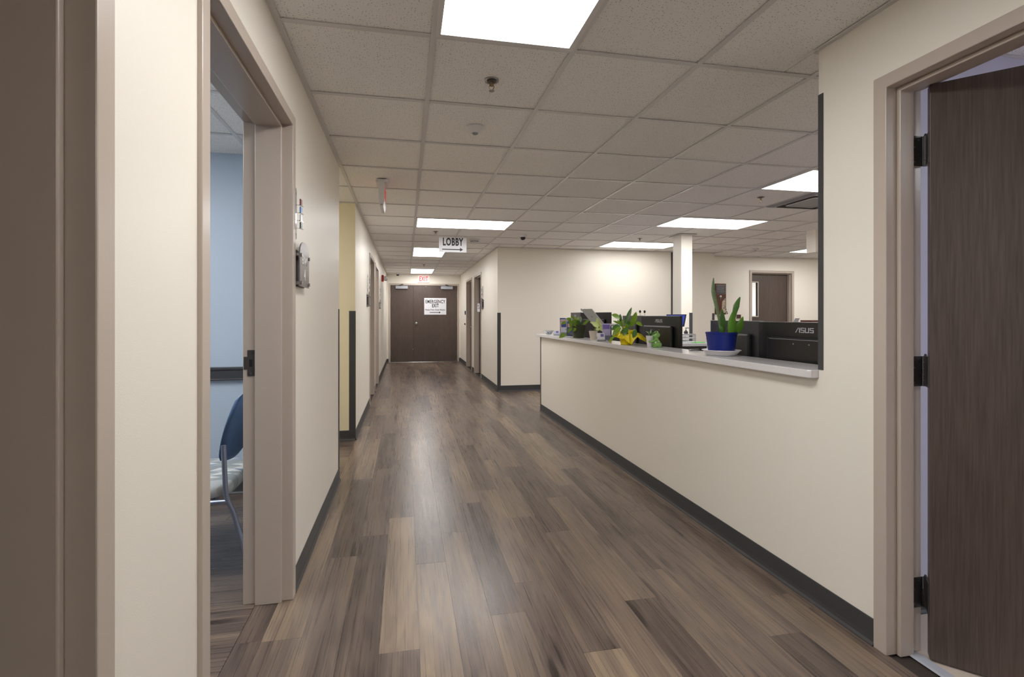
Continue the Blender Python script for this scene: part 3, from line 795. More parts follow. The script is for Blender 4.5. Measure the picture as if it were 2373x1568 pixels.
t = thing('occupancy_sensor', 'white round ceiling sensor with dark lens past the nearest sprinkler', 'sensor', (0.424, 2.89, CH+0.0055))
g = G(); g.lathe([(0.001, 0), (0.058, 0), (0.060, -0.008), (0.056, -0.014), (0.030, -0.034), (0.022, -0.037), (0.001, -0.037)], 28); g.build('housing', 'plastic_white', t, smooth=True)
g = G(); g.lathe([(0.001, -0.0365), (0.020, -0.0365), (0.015, -0.043), (0.001, -0.046)], 20); g.build('lens', 'plastic_grey', t, smooth=True)

t = thing('smoke_detector', 'white round smoke detector beside the lobby sign', 'smoke detector', (1.035, 7.134, CH+0.0055))
g = G(); g.lathe([(0.001, 0), (0.078, 0), (0.078, -0.012), (0.062, -0.016), (0.056, -0.040), (0.044, -0.046), (0.001, -0.046)], 24); g.build('housing', 'plastic_white', t, smooth=True)
for k in range(12):
    g = G(); a = 2*PI*k/12; g.add([(0.0605*math.cos(a+q), 0.0605*math.sin(a+q), z) for q, z in ((-0.16, -0.022), (0.16, -0.022), (0.16, -0.034), (-0.16, -0.034))], [(0, 1, 2, 3)]); g.build('vent_slot', 'plastic_dark', t, solid=0.002)
t = thing('ceiling_sensor', 'small white disc on the far reception ceiling', 'sensor', (5.96, 7.2, CH+0.0055))
g = G(); g.lathe([(0.001, 0), (0.05, 0), (0.05, -0.012), (0.03, -0.03), (0.001, -0.032)], 20); g.build('housing', 'plastic_white', t, smooth=True)
g = G(); g.lathe([(0.001, -0.031), (0.018, -0.031), (0.010, -0.036), (0.001, -0.036)], 14); g.build('lens', 'plastic_grey', t, smooth=True)

def dome_camera(label, x, y, d=(-0.5, -0.8)):
    t = thing('security_camera', label, 'camera', (x, y, CH+0.0055), 0, 'ceiling security cameras')
    g = G(); g.lathe([(0.001, 0), (0.052, 0), (0.054, -0.01), (0.046, -0.034), (0.001, -0.036)], 24); g.build('mount', 'plastic_white', t, smooth=True)
    g = G(); g.ell((0, 0, -0.042), (0.036, 0.036, 0.032), 18, 10); b = g.build('eyeball', 'plastic_black', t, smooth='all')
    v = Vector((d[0], d[1], -0.55)).normalized(); c0 = Vector((0, 0, -0.042))
    g = G(); g.cyl(c0+v*0.030, c0+v*0.042, 0.016, 0.018, 14); g.build('lens', 'plastic_dark', b)
dome_camera('white turret camera with black eye above the corridor corner', 1.661, 6.587)
dome_camera('small turret camera by the corridor end wall', -0.205, 13.06)

# ceiling vent past the lobby sign
x0, x1, y0, y1 = gi(1, GX0), gi(2, GX0), gi(11, GY0), gi(12, GY0)
t = thing('ceiling_vent', 'white louvred ceiling vent behind the lobby sign', 'vent', ((x0+x1)/2, (y0+y1)/2, CH))
a = T/2-0.008; g = G()
g.box(-a, a, -a, -a+0.03, -0.002, 0.02); g.box(-a, a, a-0.03, a, -0.002, 0.02); g.box(-a, -a+0.03, -a+0.03, a-0.03, -0.002, 0.02); g.box(a-0.03, a, -a+0.03, a-0.03, -0.002, 0.02); g.build('frame', 'fixture_white', t)
g = G(); g.box(-a+0.03, a-0.03, -a+0.03, a-0.03, 0.045, 0.05); g.build('backing', 'plastic_dark', t)
for k in range(9):
    yy = -a+0.07+k*(2*a-0.14)/8
    g = G(); g.add([(-a+0.03, yy-0.02, 0.028), (a-0.03, yy-0.02, 0.028), (a-0.03, yy+0.02, 0.002), (-a+0.03, yy+0.02, 0.002)], [(0, 1, 2, 3)]); g.build('slat', 'fixture_white', t, solid=0.003)
for k in range(5):
    xx = -a+0.10+k*(2*a-0.20)/4
    g = G(); g.box(xx-0.004, xx+0.004, -a+0.03, a-0.03, 0.012, 0.03); g.build('damper_blade', 'plastic_grey', t)

# cassette air unit
x0, x1, y0, y1 = gi(6, GX0), gi(7, GX0), gi(3, GY0), gi(4, GY0)
t = thing('air_conditioner', 'square ceiling cassette air unit with dark louvre slots beside the light', 'air unit', ((x0+x1)/2, (y0+y1)/2, CH))
a = T/2-0.004
def rrect(h, r, n=5):
    p = []
    for q, (sx, sy) in enumerate(((1, 1), (-1, 1), (-1, -1), (1, -1))):
        for k in range(n+1):
            an = q*PI/2+k*PI/2/n; p.append((sx*(h-r)+r*math.cos(an), sy*(h-r)+r*math.sin(an)))
    return p
def ring(h0, r0, z0, h1, r1, z1):
    p, q = rrect(h0, r0), rrect(h1, r1); n = len(p); g = G()
    g.add([(u, v, z0) for u, v in p]+[(u, v, z1) for u, v in q], [(i, (i+1) % n, (i+1) % n+n, i+n) for i in range(n)]); return g
ring(a, 0.01, -0.001, a-0.05, 0.03, -0.014).build('rim', 'plastic_grey', t, solid=0.004)
ring(a-0.05, 0.03, -0.014, a-0.056, 0.03, -0.014).build('rim_edge', 'fixture_white', t, solid=0.003)
ring(a-0.056, 0.03, -0.014, a-0.075, 0.03, 0.03).build('louvre_slot', 'plastic_dark', t, solid=0.003)
ring(a-0.075, 0.03, 0.03, a-0.115, 0.04, 0.0).build('louvre_flap', 'plastic_dark', t, solid=0.003)
ring(a-0.115, 0.04, -0.012, a-0.125, 0.04, -0.016).build('grille_edge', 'fixture_white', t, solid=0.004)
g = G(); p = rrect(a-0.122, 0.04); g.prism(p, 'Z', -0.012, -0.004); g.build('grille', 'plastic_grey', t)
g = G(); g.prism(rrect(a-0.01, 0.02), 'Z', 0.045, 0.05); g.build('casing', 'plastic_dark', t)

# hanging exit sign, edge-on to the corridor
t = thing('exit_sign', 'white exit sign hung from the ceiling, edge towards the viewer', 'exit sign', (-0.198, 4.07, CH))
g = G(); g.box(-0.05, 0.05, 0.02, 0.20, -0.028, -0.0005); cp = g.build('canopy', 'plastic_white', t, bevel=0.006)
g = G(); g.prism([(-0.024, -0.028), (0.024, -0.028), (0.024, -0.19), (0.014, -0.235), (-0.014, -0.235), (-0.024, -0.19)], 'Y', 0.0, 0.30); bd = g.build('housing', 'plastic_white', t, bevel=0.003)
for sx in (-1, 1):
    text('lettering', 'EXIT', 0.15, 'red_glow', bd, (sx*0.0245, 0.15, -0.112), (PI/2, 0, PI/2*sx), 0.72, 0.004)
g = G(); g.lathe([(0.001, 0), (0.004, 0), (0.004, 0.002), (0.001, 0.002)], 10, mtx=Matrix.Rotation(PI/2, 3, 'X')); g.build('indicator', 'sign_white', t, loc=(0, 0, -0.205))
g = G(); g.box(-0.007, 0.007, -0.001, 0.002, -0.223, -0.219); g.build('test_button', 'plastic_dark', t)

# wall exit sign over the double doors
t = thing('exit_sign', 'white exit sign with red letters above the double doors', 'exit sign', (0.496, YF, 2.31))
g = G(); g.box(-0.158, 0.158, -0.045, -0.0005, -0.098, 0.098); bd = g.build('housing', 'sign_glow', t, bevel=0.006)
text('lettering', 'EXIT', 0.175, 'red_glow', bd, (0, -0.046, 0.0), (PI/2, 0, 0), 0.62, 0.005)
for sx in (-1, 1):
    g = G(); g.prism([(sx*0.148, 0), (sx*0.126, 0.02), (sx*0.126, 0.012), (sx*0.139, 0), (sx*0.126, -0.012), (sx*0.126, -0.02)], 'Y', -0.0465, -0.045); g.build('chevron', 'sign_plate', bd)

def arrow(parent, x0, x1, z, th, head, y, name='arrow'):
    g = G(); g.prism([(x0, z-th/2), (x1-head, z-th/2), (x1-head, z-head*0.62), (x1, z), (x1-head, z+head*0.62), (x1-head, z+th/2), (x0, z+th/2)], 'Y', y-0.001, y)
    return g.build(name, 'print_black', parent)
# lobby sign on strings
t = thing('lobby_sign', 'white paper LOBBY sign with arrow hung across the corridor', 'sign', (0.676, 6.85, 2.32))
g = G(); g.box(-0.201, 0.201, -0.003, 0.003, -0.115, 0.098); bd = g.build('sheet', 'paper', t)
text('lettering', 'LOBBY', 0.150, 'print_black', bd, (0, -0.004, 0.030), (PI/2, 0, 0), 0.66, 0.0055, fit=0.298)
arrow(bd, -0.155, 0.150, -0.075, 0.014, 0.045, -0.0035)
for sx in (-1, 1):
    g = G(); g.cyl((sx*0.17, 0, 0.085), (sx*0.17, 0, 0.119), 0.0015, n=6); g.build('hanging_string', 'plastic_white', t)
# emergency exit sign on the wide leaf
t = thing('door_sign', 'white EMERGENCY EXIT sign with arrow fixed to the wide door leaf', 'sign', (0.822, YF+0.001, 1.553))
g = G(); g.box(-0.307, 0.307, -0.003, 0.0, -0.233, 0.233); bd = g.build('sheet', 'paper', t)
text('lettering', 'EMERGENCY', 0.135, 'print_black', bd, (0, -0.004, 0.128), (PI/2, 0, 0), 0.62, 0.0034, fit=0.55)
text('lettering', 'EXIT', 0.135, 'print_black', bd, (0, -0.004, 0.015), (PI/2, 0, 0), 0.62, 0.0045, fit=0.185)
text('lettering', 'Please Press Green Button', 0.055, 'print_black', bd, (0, -0.004, -0.098), (PI/2, 0, 0), 0.86, 0.0016, fit=0.55)
arrow(bd, -0.155, 0.150, -0.172, 0.016, 0.045, -0.0035)

# fire alarm on the corridor wall
t = thing('fire_alarm', 'red fire alarm strobe with clear dome high on the corridor wall', 'fire alarm', (XL, 10.55, 2.10))
g = G(); g.box(0.0005, 0.042, -0.06, 0.06, -0.07, 0.07); b = g.build('base', 'red', t, bevel=0.008)
g = G(); g.box(0.042, 0.075, -0.045, 0.045, -0.05, 0.05); b = g.build('strobe_housing', 'plastic_white', t, bevel=0.012)
g = G(); g.ell((0.085, 0, 0), (0.042, 0.05, 0.055), 16, 10); g.build('strobe_dome', 'clear', t, smooth='all')

# ------------------------------------------------------------------ room signs and signal flags (local x outwards from wall, y along wall)
def room_sign(label, loc, rotz, txt, num, w_=0.20, h_=0.19):
    t = thing('room_sign', label, 'sign', loc, rotz, 'exam room signs')
    a = w_/2
    pts = [(-a, -h_/2), (a, -h_/2), (a, h_/2-0.045)]
    for k in range(9):
        an = PI*k/8; pts.append((a*math.cos(an), h_/2-0.045+0.06*math.sin(an)))
    pts.append((-a, h_/2-0.045))
    g = G(); g.prism(pts, 'X', 0.024, 0.030); p = g.build('plate', 'sign_plate', t)
    g = G(); g.box(0.0008, 0.008, -a, a, -h_/2, h_/2-0.03); g.build('back_plate', 'metal_dark', t)
    for sy in (-1, 1):
        for z in (-h_/2+0.016, h_/2-0.055):
            g = G(); g.cyl((0.0008, sy*(a-0.014), z), (0.037, sy*(a-0.014), z), 0.0085, n=12); g.build('standoff', 'metal', t, smooth=True)
    if txt:
        text('lettering', txt, 0.058, 'sign_white', p, (0.0306, 0, 0.025), (PI/2, 0, PI/2), 0.74, 0.0012)
        text('number', num, 0.075, 'sign_white', p, (0.0306, 0, -0.045), (PI/2, 0, PI/2), 0.8, 0.0012)
def flags(label, loc, rotz):
    t = thing('signal_flags', label, 'flag holder', loc, rotz, 'room signal flags')
    g = G()
    g.box(0.0008, 0.006, -0.02, 0.02, -0.10, 0.10)
    for z in (-0.104, 0.104): g.cyl((0.0008, 0, z), (0.007, 0, z), 0.016, n=12)
    g.build('mounting_bar', 'clear', t)
    for k, m_ in enumerate(('flag_maroon', 'flag_blue', 'flag_clear', 'flag_green')):
        z = 0.055-k*0.036
        g = G(); g.prism([(0.030, -0.004), (0.030, 0.026), (0.024, 0.026), (0.024, -0.004)], 'Z', z-0.014, z+0.014); f_ = g.build('flag', m_, t, bevel=0.001)
        g = G(); g.prism([(0.006, -0.010), (0.030, -0.010), (0.034, 0.030), (0.031, 0.030), (0.023, -0.006), (0.006, -0.006)], 'Z', z-0.0175, z-0.0145); g.build('bracket_arm', 'clear', f_)
room_sign('grey arched room sign lettered EXAM 4 on standoffs beside the nearest frame', (XL, 2.405, 1.515), 0, 'EXAM', '4', 0.205, 0.20)
flags('red, blue, clear and green signal flags above the EXAM 4 sign', (XL, 2.325, 1.752), 0)
room_sign('grey arched room sign before the first door past the side hall', (XL, 6.57, 1.50), 0, None, None, 0.20, 0.19)
flags('signal flags above the sign before the first door past the side hall', (XL, 6.62, 1.72), 0)
room_sign('grey room sign beyond the farther door past the side hall', (XL, 9.36, 1.50), 0, None, None, 0.20, 0.17)
flags('signal flags above the room sign near the fire alarm', (XL, 9.34, 1.74), 0)
room_sign('grey room sign with paper tag on the wall opposite', (XC, 9.36, 1.53), PI, None, None, 0.20, 0.20)
flags('signal flags above the room sign on the wall opposite', (XC, 9.36, 1.765), PI)
t = thing('paper_notice', 'white paper tag hanging out beside the room sign opposite', 'notice', (XC, 9.49, 1.45))
g = G(); g.box(-0.092, -0.042, -0.001, 0.001, -0.085, 0.085); g.build('sheet', 'paper', t)
g = G(); g.box(-0.05, -0.0006, -0.006, 0.006, 0.0, 0.022); g.build('clip', 'clear', t)
g = G(); g.box(-0.084, -0.066, -0.0018, -0.0008, 0.02, 0.06); g.box(-0.080, -0.05, -0.0018, -0.0008, -0.02, -0.004); g.build('print', 'plastic_grey', t)
t = thing('card_reader', 'small dark card reader on the wall before the double doors', 'reader', (XC, 12.12, 1.365))
g = G(); g.box(-0.022, -0.0005, -0.035, 0.035, -0.05, 0.05); g.build('housing', 'plastic_dark', t, bevel=0.006)
g = G(); g.box(-0.024, -0.022, -0.02, 0.02, 0.0, 0.03); g.build('reader_face', 'plastic_black', t)
t = thing('push_button', 'small dark round push button under the card reader', 'button', (XC, 12.16, 1.075))
g = G(); g.cyl((-0.001, 0, 0), (-0.012, 0, 0), 0.03, n=16); g.build('plate', 'metal', t)
g = G(); g.cyl((-0.012, 0, 0), (-0.030, 0, 0), 0.018, n=14); g.build('button_cap', 'plastic_dark', t)

# ------------------------------------------------------------------ plaque and thermostat on the far reception wall
t = thing('wall_plaque', 'brown wooden plaque with black engraved plate behind the snake plant', 'plaque', (6.03, 8.23, 1.61))
g = G(); g.box(-0.118, 0.118, -0.02, -0.0005, -0.30, 0.30); b = g.build('board', 'plaque_wood', t, bevel=0.006)
g = G(); g.box(-0.10, 0.095, -0.023, -0.02, 0.10, 0.275); p = g.build('plate_border', 'metal', t)
g = G(); g.box(-0.095, 0.09, -0.025, -0.023, 0.105, 0.27); p = g.build('engraved_plate', 'print_black', t)
g = G()
for k in range(6):
    z = 0.252-k*0.024; x = -0.085
    rr = random.Random(k)
    while x < 0.075:
        l = rr.uniform(0.01, 0.028); g.box(x, min(x+l, 0.08), -0.0256, -0.025, z-0.004, z+0.004); x += l+0.007
g.build('engraving', 'logo_grey', p)['kind'] = 'stuff'
g = G(); g.prism([(0.0, -0.27), (0.10, -0.27), (0.10, 0.02), (0.03, -0.05), (0.02, -0.2)], 'Y', -0.024, -0.02); g.build('inlay', 'plaque_pale', t)
g = G(); g.ell((-0.01, -0.028, 0.045), (0.026, 0.008, 0.026), 12, 8); g.lathe([(0.001, 0), (0.014, 0), (0.001, -0.05)], 10, (-0.012, -0.026, 0.02)); g.build('medal', 'metal', t, smooth=True)
t = thing('thermostat', 'small brown wall box right of the plaque', 'thermostat', (6.432, 8.23, 1.27))
g = G(); g.box(-0.04, 0.04, -0.025, -0.0005, -0.038, 0.038); g.build('housing', 'plaque_wood', t, bevel=0.004)
g = G(); g.box(-0.02, 0.02, -0.027, -0.025, -0.01, 0.02); g.build('display', 'plastic_dark', t)

# ------------------------------------------------------------------ reception desks
t = thing('reception_desk', 'grey worktop desk running behind the reception counter', 'desk', (2.34, 4.1, 0))
g = G(); g.box(-0.41, 0.40, -2.3, 2.35, 0.71, 0.74); g.build('desk_top', 'plastic_dark', t, bevel=0.003)
for y in (-2.25, -0.75, 0.75, 2.3):
    g = G(); g.box(-0.40, 0.36, y-0.015, y+0.015, 0, 0.71); g.build('side_panel', 'desk_grey', t)
g = G(); g.box(-0.405, -0.385, -2.23, 2.28, 0.2, 0.71); g.build('modesty_panel', 'desk_grey', t)

def asus(parent, x, y, z, h):
    """four slanted block letters, h = letter height"""
    g = G(); k = h; w_ = 0.95*k; st = 0.17*k
    def bx(x0, x1, z0, z1): g.box(x+x0, x+x1, y-0.0012, y, z+z0, z+z1)
    X = -2.2*k
    g.prism([(x+X-0.35*k, z), (x+X-0.35*k+st*1.2, z), (x+X+0.35*k+st*1.2, z+k), (x+X+0.35*k, z+k)], 'Y', y-0.0012, y)
    bx(X+0.35*k, X+0.85*k, k-st, k); bx(X+0.62*k, X+0.85*k, 0, k)
    def s_(X):
        bx(X, X+w_, k-st, k); bx(X, X+st*1.1, k/2-st/2, k-st); bx(X, X+w_, k/2-st/2, k/2+st/2); bx(X+w_-st*1.1, X+w_, st, k/2-st/2); bx(X, X+w_, 0, st)
    s_(X+1.0*k)
    Xu = X+2.1*k; bx(Xu, Xu+st*1.1, 0, k); bx(Xu+w_-st*1.1, Xu+w_, 0, k); bx(Xu+st*1.1, Xu+w_-st*1.1, 0, st)
    s_(X+3.2*k)
    return g.build('logo', 'logo_grey', parent)
def monitor(label, pl, pr_, ztop, zdesk=0.74, hgt=0.355, body='plastic_black', logo=True, shelf=True, tilt=0.0):
    pl = Vector(pl); pr_ = Vector(pr_); d = pr_-pl; wd = d.length; c = (pl+pr_)/2; ang = math.atan2(d.y, d.x)
    t = thing('computer_monitor', label, 'monitor', (c.x, c.y, zdesk), ang, 'reception monitors seen from behind')
    zt = ztop-zdesk; zb = zt-hgt; a = wd/2-0.002
    g = G(); g.box(-a, a, 0.0, 0.022, zb, zt); b = g.build('panel', body, t, bevel=0.004)
    g = G(); g.box(-a+0.008, a-0.008, 0.022, 0.0235, zb+0.015, zt-0.008); g.build('screen', 'screen_blue', t)
    g = G(); g.box(-a*0.72, a*0.72, -0.028, 0.0, zb+0.01, zt-0.080); hb = g.build('rear_housing', body, t, bevel=0.010)
    g = G(); g.box(-a*0.66, a*0.66, -0.0292, -0.028, zt-0.094, zt-0.0915)
    g.build('vent_line', 'plastic_grey', hb)
    for sx in (-0.05, 0.05):
        for z in (zt-0.215, zt-0.115): g = G(); g.cyl((sx, -0.028, z), (sx, -0.0295, z), 0.004, n=8); g.build('mount_screw', 'metal', hb)
    if logo: asus(b, 0.0, -0.0003, zt-0.055, 0.026)
    g = G(); g.box(-0.03, 0.03, -0.052, -0.028, 0.012, zb+0.14); g.build('stand_neck', body, t, bevel=0.004)
    g = G(); g.prism([(q*1.3, w*0.85) for q, w in rrect(0.10, 0.03)], 'Z', 0.0, 0.012); g.build('stand_base', body, t)
    return t
def ends(p, ang, wd):   # far end from p going +Y turned by ang towards +X
    return (p[0]+wd*math.sin(math.radians(ang)), p[1]+wd*math.cos(math.radians(ang)))
monitor('black monitor back nearest the dark corner guard, its logo cut off', (2.06, 2.467), (2.06, 1.79), 1.243)
monitor('black monitor back behind the blue flower pot', ends((2.085, 2.475), 8, 0.60), (2.085, 2.475), 1.247, body='plastic_dark')  # turned towards the light; that is put into a lighter body colour
monitor('black monitor back behind the green frog planter', (2.065, 3.895), (2.065, 3.283), 1.279)
monitor('black monitor back behind the yellow wrapped plant', ends((2.075, 3.905), 10, 0.60), (2.075, 3.905), 1.281, logo=False, body='plastic_dark')
monitor('black monitor back behind the silver laptop', ends((2.35, 5.16), -13, 0.61), (2.35, 5.16), 1.322, logo=False)
monitor('black monitor back coloured lighter as if lit, above the trailing pothos', ends((2.215, 5.765), 8, 0.60), (2.215, 5.765), 1.325, body='plastic_dark')  # lit look of this back is painted in as a greyer body
def peg(label, x, y, z):
    t = thing('monitor_clip', label, 'clip', (x, y, z), 0, 'small clips on monitor tops')
    g = G(); g.cyl((0, 0, 0), (0, 0, 0.026), 0.004, 0.003, 8); g.build('post', 'clear', t)
    g = G(); g.ell((0, 0, 0.036), (0.010, 0.010, 0.013), 10, 7); g.build('knob', 'plastic_black', t, smooth='all')
peg('black knob clip on the seam of the monitors behind the yellow plant', 2.088, 3.955, 1.2815)
peg('black knob clip on the monitor beside the yellow plant', 2.076, 3.85, 1.2795)
peg('low black knob clip above the pothos', 2.225, 5.76, 1.3255)
peg('taller black knob clip beside the silver laptop', 2.24, 5.68, 1.3225)

# laptop on a riser
t = thing('laptop_riser', 'grey metal laptop riser behind the counter', 'stand', (2.13, 4.765, 0.74))
g = G(); g.box(-0.10, 0.10, -0.12, 0.12, 0, 0.008); g.build('base', 'metal_paint', t)
g = G(); g.tube([(0, 0, 0.006), (0, 0, 0.43)], 0.014, 10); g.build('post', 'metal_paint', t)
g = G(); g.box(-0.10, 0.11, -0.14, 0.14, 0.43, 0.437); g.build('platform', 'metal_paint', t)
t = thing('laptop', 'silver laptop with its lid leaning over the counter', 'laptop', (2.03, 4.765, 1.178))
g = G(); g.box(0.0, 0.215, -0.155, 0.155, 0.0, 0.015); g.build('base', 'silver_laptop', t, bevel=0.004)
g = G(); g.box(0.04, 0.15, -0.135, 0.135, 0.0148, 0.0162); g.build('keyboard', 'plastic_dark', t)
lx, lz = -0.135, 0.158; n_ = Vector((-lz, 0, lx)).normalized()*0.004
g = G(); g.add([(0, -0.155, 0.016), (0, 0.155, 0.016), (lx, 0.155, 0.016+lz), (lx, -0.155, 0.016+lz)], [(0, 1, 2, 3)]); ld = g.build('lid', 'silver_laptop', t, solid=0.006)
g = G(); c_ = Vector((lx/2, 0, 0.016+lz/2))+n_*1.0; u_ = Vector((lx, 0, lz)).normalized()
g.add([c_+u_*a*0.008+Vector((0, b*0.02, 0)) for a, b in ((-1, -1), (-1, 1), (1, 1), (1, -1))], [(0, 1, 2, 3)]); g.build('logo', 'plastic_grey', ld, solid=0.001)

t = thing('desk_printer', 'black desk printer behind the counter beyond the laptop', 'printer', (2.36, 5.015, 0.74))
g = G(); g.box(-0.16, 0.16, -0.08, 0.08, 0.0, 0.31); g.build('body', 'plastic_black', t, bevel=0.012)
g = G(); g.box(-0.14, 0.14, -0.07, 0.07, 0.3105, 0.322); g.build('lid', 'plastic_dark', t, bevel=0.004)
g = G(); g.box(0.16, 0.20, -0.06, 0.06, 0.06, 0.07); g.build('output_tray', 'plastic_dark', t)
# credenza by the column with trays, bottle and a small monitor
t = thing('credenza', 'white credenza with grey top and black reveal in front of column', 'cabinet', (3.48, 5.79, 0))
g = G(); g.box(-0.50, 0.45, -0.25, 0.25, 0.885, 0.925); g.build('cabinet_top', 'desk_grey', t, bevel=0.004)
g = G(); g.box(-0.49, 0.40, -0.23, 0.24, 0.80, 0.885); g.build('reveal', 'plastic_black', t)
g = G(); g.box(-0.50, 0.44, -0.24, 0.25, 0.0, 0.80); g.build('body', 'plastic_white', t)
for k in range(2):
    g = G(); g.box(-0.495+k*0.47, -0.03+k*0.465, -0.256, -0.241, 0.02, 0.79); dr = g.build('door', 'plastic_white', t, bevel=0.002)
    g = G(); g.tube([(-0.06+k*0.06, -0.256, 0.6), (-0.06+k*0.06, -0.28, 0.6), (-0.06+k*0.06, -0.28, 0.72), (-0.06+k*0.06, -0.256, 0.72)], 0.005, 6); g.build('handle', 'metal', dr)
def tray(label, z, x=3.63, y=5.80, m_='clear'):
    t = thing('paper_tray', label, 'tray', (x, y, z), 0, 'letter trays on the credenza')
    g = G(); g.box(-0.17, 0.17, -0.12, 0.12, 0, 0.004); g.box(-0.17, 0.17, 0.116, 0.12, 0.004, 0.05); g.box(-0.17, -0.166, -0.12, 0.116, 0.004, 0.05); g.box(0.166, 0.17, -0.12, 0.116, 0.004, 0.05); g.build('tray_body', m_, t)
    g = G(); g.box(-0.15, 0.15, -0.115, 0.10, 0.0045, 0.016); g.build('paper_stack', 'paper', t)
tray('lower clear letter tray of papers on the credenza', 0.9255)
tray('upper clear letter tray of papers on the credenza', 0.976)
t = thing('tray_shelf', 'white shelf board over the letter trays', 'shelf', (3.62, 5.80, 1.027))
g = G(); g.box(-0.19, 0.17, -0.13, 0.13, 0, 0.012); g.build('board', 'plastic_white', t, bevel=0.002)
g = G(); g.box(-0.19, 0.17, -0.132, -0.13, -0.002, 0.014); g.build('edge_band', 'plastic_grey', t)
t = thing('pump_bottle', 'black pump bottle standing above the letter trays', 'bottle', (3.72, 5.78, 1.0395))
g = G(); g.lathe([(0.001, 0), (0.024, 0), (0.026, 0.006), (0.026, 0.028), (0.016, 0.038), (0.010, 0.042), (0.010, 0.05), (0.001, 0.05)], 16); g.build('bottle_body', 'plastic_black', t, smooth=True)
g = G(); g.cyl((0, 0, 0.05), (0, 0, 0.075), 0.004, n=8); g.tube([(-0.008, 0, 0.077), (0.038, 0, 0.077), (0.04, 0, 0.070)], 0.005, 6); g.build('pump', 'plastic_black', t)
t = thing('side_monitor', 'small blue-screened monitor turned sideways in front of the column', 'monitor', (3.50, 5.66, 1.0395), math.radians(-52))
g = G(); g.prism([(-0.13, 0.10), (0.10, 0.10), (0.13, 0.26), (-0.13, 0.26)], 'Y', 0.0, 0.02); g.build('panel', 'plastic_black', t, bevel=0.003)
g = G(); g.prism([(-0.12, 0.11), (0.09, 0.11), (0.118, 0.25), (-0.12, 0.25)], 'Y', -0.002, 0.0); g.build('screen', 'screen_blue', t)
g = G(); g.box(-0.02, 0.02, 0.004, 0.02, 0.01, 0.11); g.build('stand_neck', 'plastic_grey', t)
g = G(); g.lathe([(0.001, 0), (0.05, 0), (0.045, 0.012), (0.001, 0.012)], 16, (0, 0.01, 0)); g.build('stand_base', 'purple', t)
t = thing('green_folder', 'lime green strip of card lying on the credenza', 'folder', (3.80, 5.62, 0.9255), 0.3)
g = G(); g.box(-0.09, 0.09, -0.04, 0.04, 0, 0.006); g.build('cover', 'lime', t)
g = G(); g.box(-0.088, 0.086, -0.038, 0.038, 0.006, 0.009); g.build('sheet', 'lime', t)
t = thing('trinket', 'brown and white trinket beside the green card', 'ornament', (3.46, 5.60, 0.9255))
g = G(); g.lathe([(0.001, 0), (0.05, 0), (0.055, 0.01), (0.03, 0.03), (0.001, 0.034)], 14); g.build('base', 'plaque_wood', t, smooth=True)
for k in range(6): g = G(); g.ell((0.03*math.cos(k*1.05), 0.03*math.sin(k*1.05), 0.04), (0.012, 0.012, 0.012), 8, 6); g.build('bead', 'plaque_pale', t, smooth='all')
# tall file cabinet far right, mostly hidden by the monitor
t = thing('file_cabinet', 'tall grey cabinet just showing over the nearest monitor', 'cabinet', (6.10, 6.3, 0))
g = G(); g.box(-0.42, 0.45, -0.22, 0.22, 0, 1.185); g.build('body', 'desk_grey', t, bevel=0.004)
for k in range(4):
    g = G(); g.box(-0.41, 0.44, -0.235, -0.2205, 0.02+k*0.29, 0.295+k*0.29); dr = g.build('drawer', 'desk_grey', t, bevel=0.002)
    g = G(); g.box(-0.06, 0.09, -0.25, -0.235, 0.18+k*0.29, 0.195+k*0.29); g.build('handle', 'metal', dr)
t = thing('desk_tray', 'dark wooden tray on the tall cabinet by the corner guard', 'tray', (6.14, 6.22, 1.1855))
g = G(); g.box(-0.12, 0.22, -0.10, 0.10, 0, 0.03); g.build('tray_body', 'plaque_wood', t, bevel=0.003)
g = G(); g.tube([(0.13, 0, 0.03), (0.13, 0, 0.06)], 0.012, 8); g.build('peg', 'plastic_black', t)
t = thing('phone_stand', 'grey slanted phone stand on the tall cabinet', 'stand', (5.86, 6.22, 1.1855))
g = G(); g.prism([(-0.03, 0), (-0.005, 0), (0.03, 0.06), (0.005, 0.06)], 'Y', -0.03, 0.03); g.build('cradle', 'plastic_grey', t)
g = G(); g.box(-0.035, 0.03, -0.035, 0.035, 0, 0.005); g.build('foot', 'plastic_grey', t)

# ------------------------------------------------------------------ things on the counter (local x = along the picture, y = away)
RV = Vector((math.cos(YAW), -math.sin(YAW), 0)); DV = Vector((math.sin(YAW), math.cos(YAW), 0))
def pot(t, r0, r1, h, m_, lip=0.004, soil=0.85, ribs=0, z0=0.0, name='pot'):
    prof = [(0.001, z0), (r0*0.96, z0), (r0, z0+0.004)]
    if ribs:
        for k in range(ribs): 
            q = (k+0.5)/ribs; prof.append((r0+(r1-r0)*q+(0.0008 if k % 2 else -0.0004), z0+h*q))
    prof += [(r1, z0+h-0.012), (r1+lip*0.5, z0+h-0.010), (r1+lip*0.5, z0+h), (r1-0.003, z0+h), (r1-0.006, z0+h*soil-0.002), (0.001, z0+h*soil-0.002)]
    g = G(); g.lathe(prof, 32); p = g.build(name, m_, t, smooth=True)
    g = G(); g.lathe([(0.001, z0+h*soil-0.004), (r1-0.008, z0+h*soil-0.004), (r1-0.008, z0+h*soil), (0.001, z0+h*soil+0.004)], 20); g.build('soil', 'soil', t)
    return p
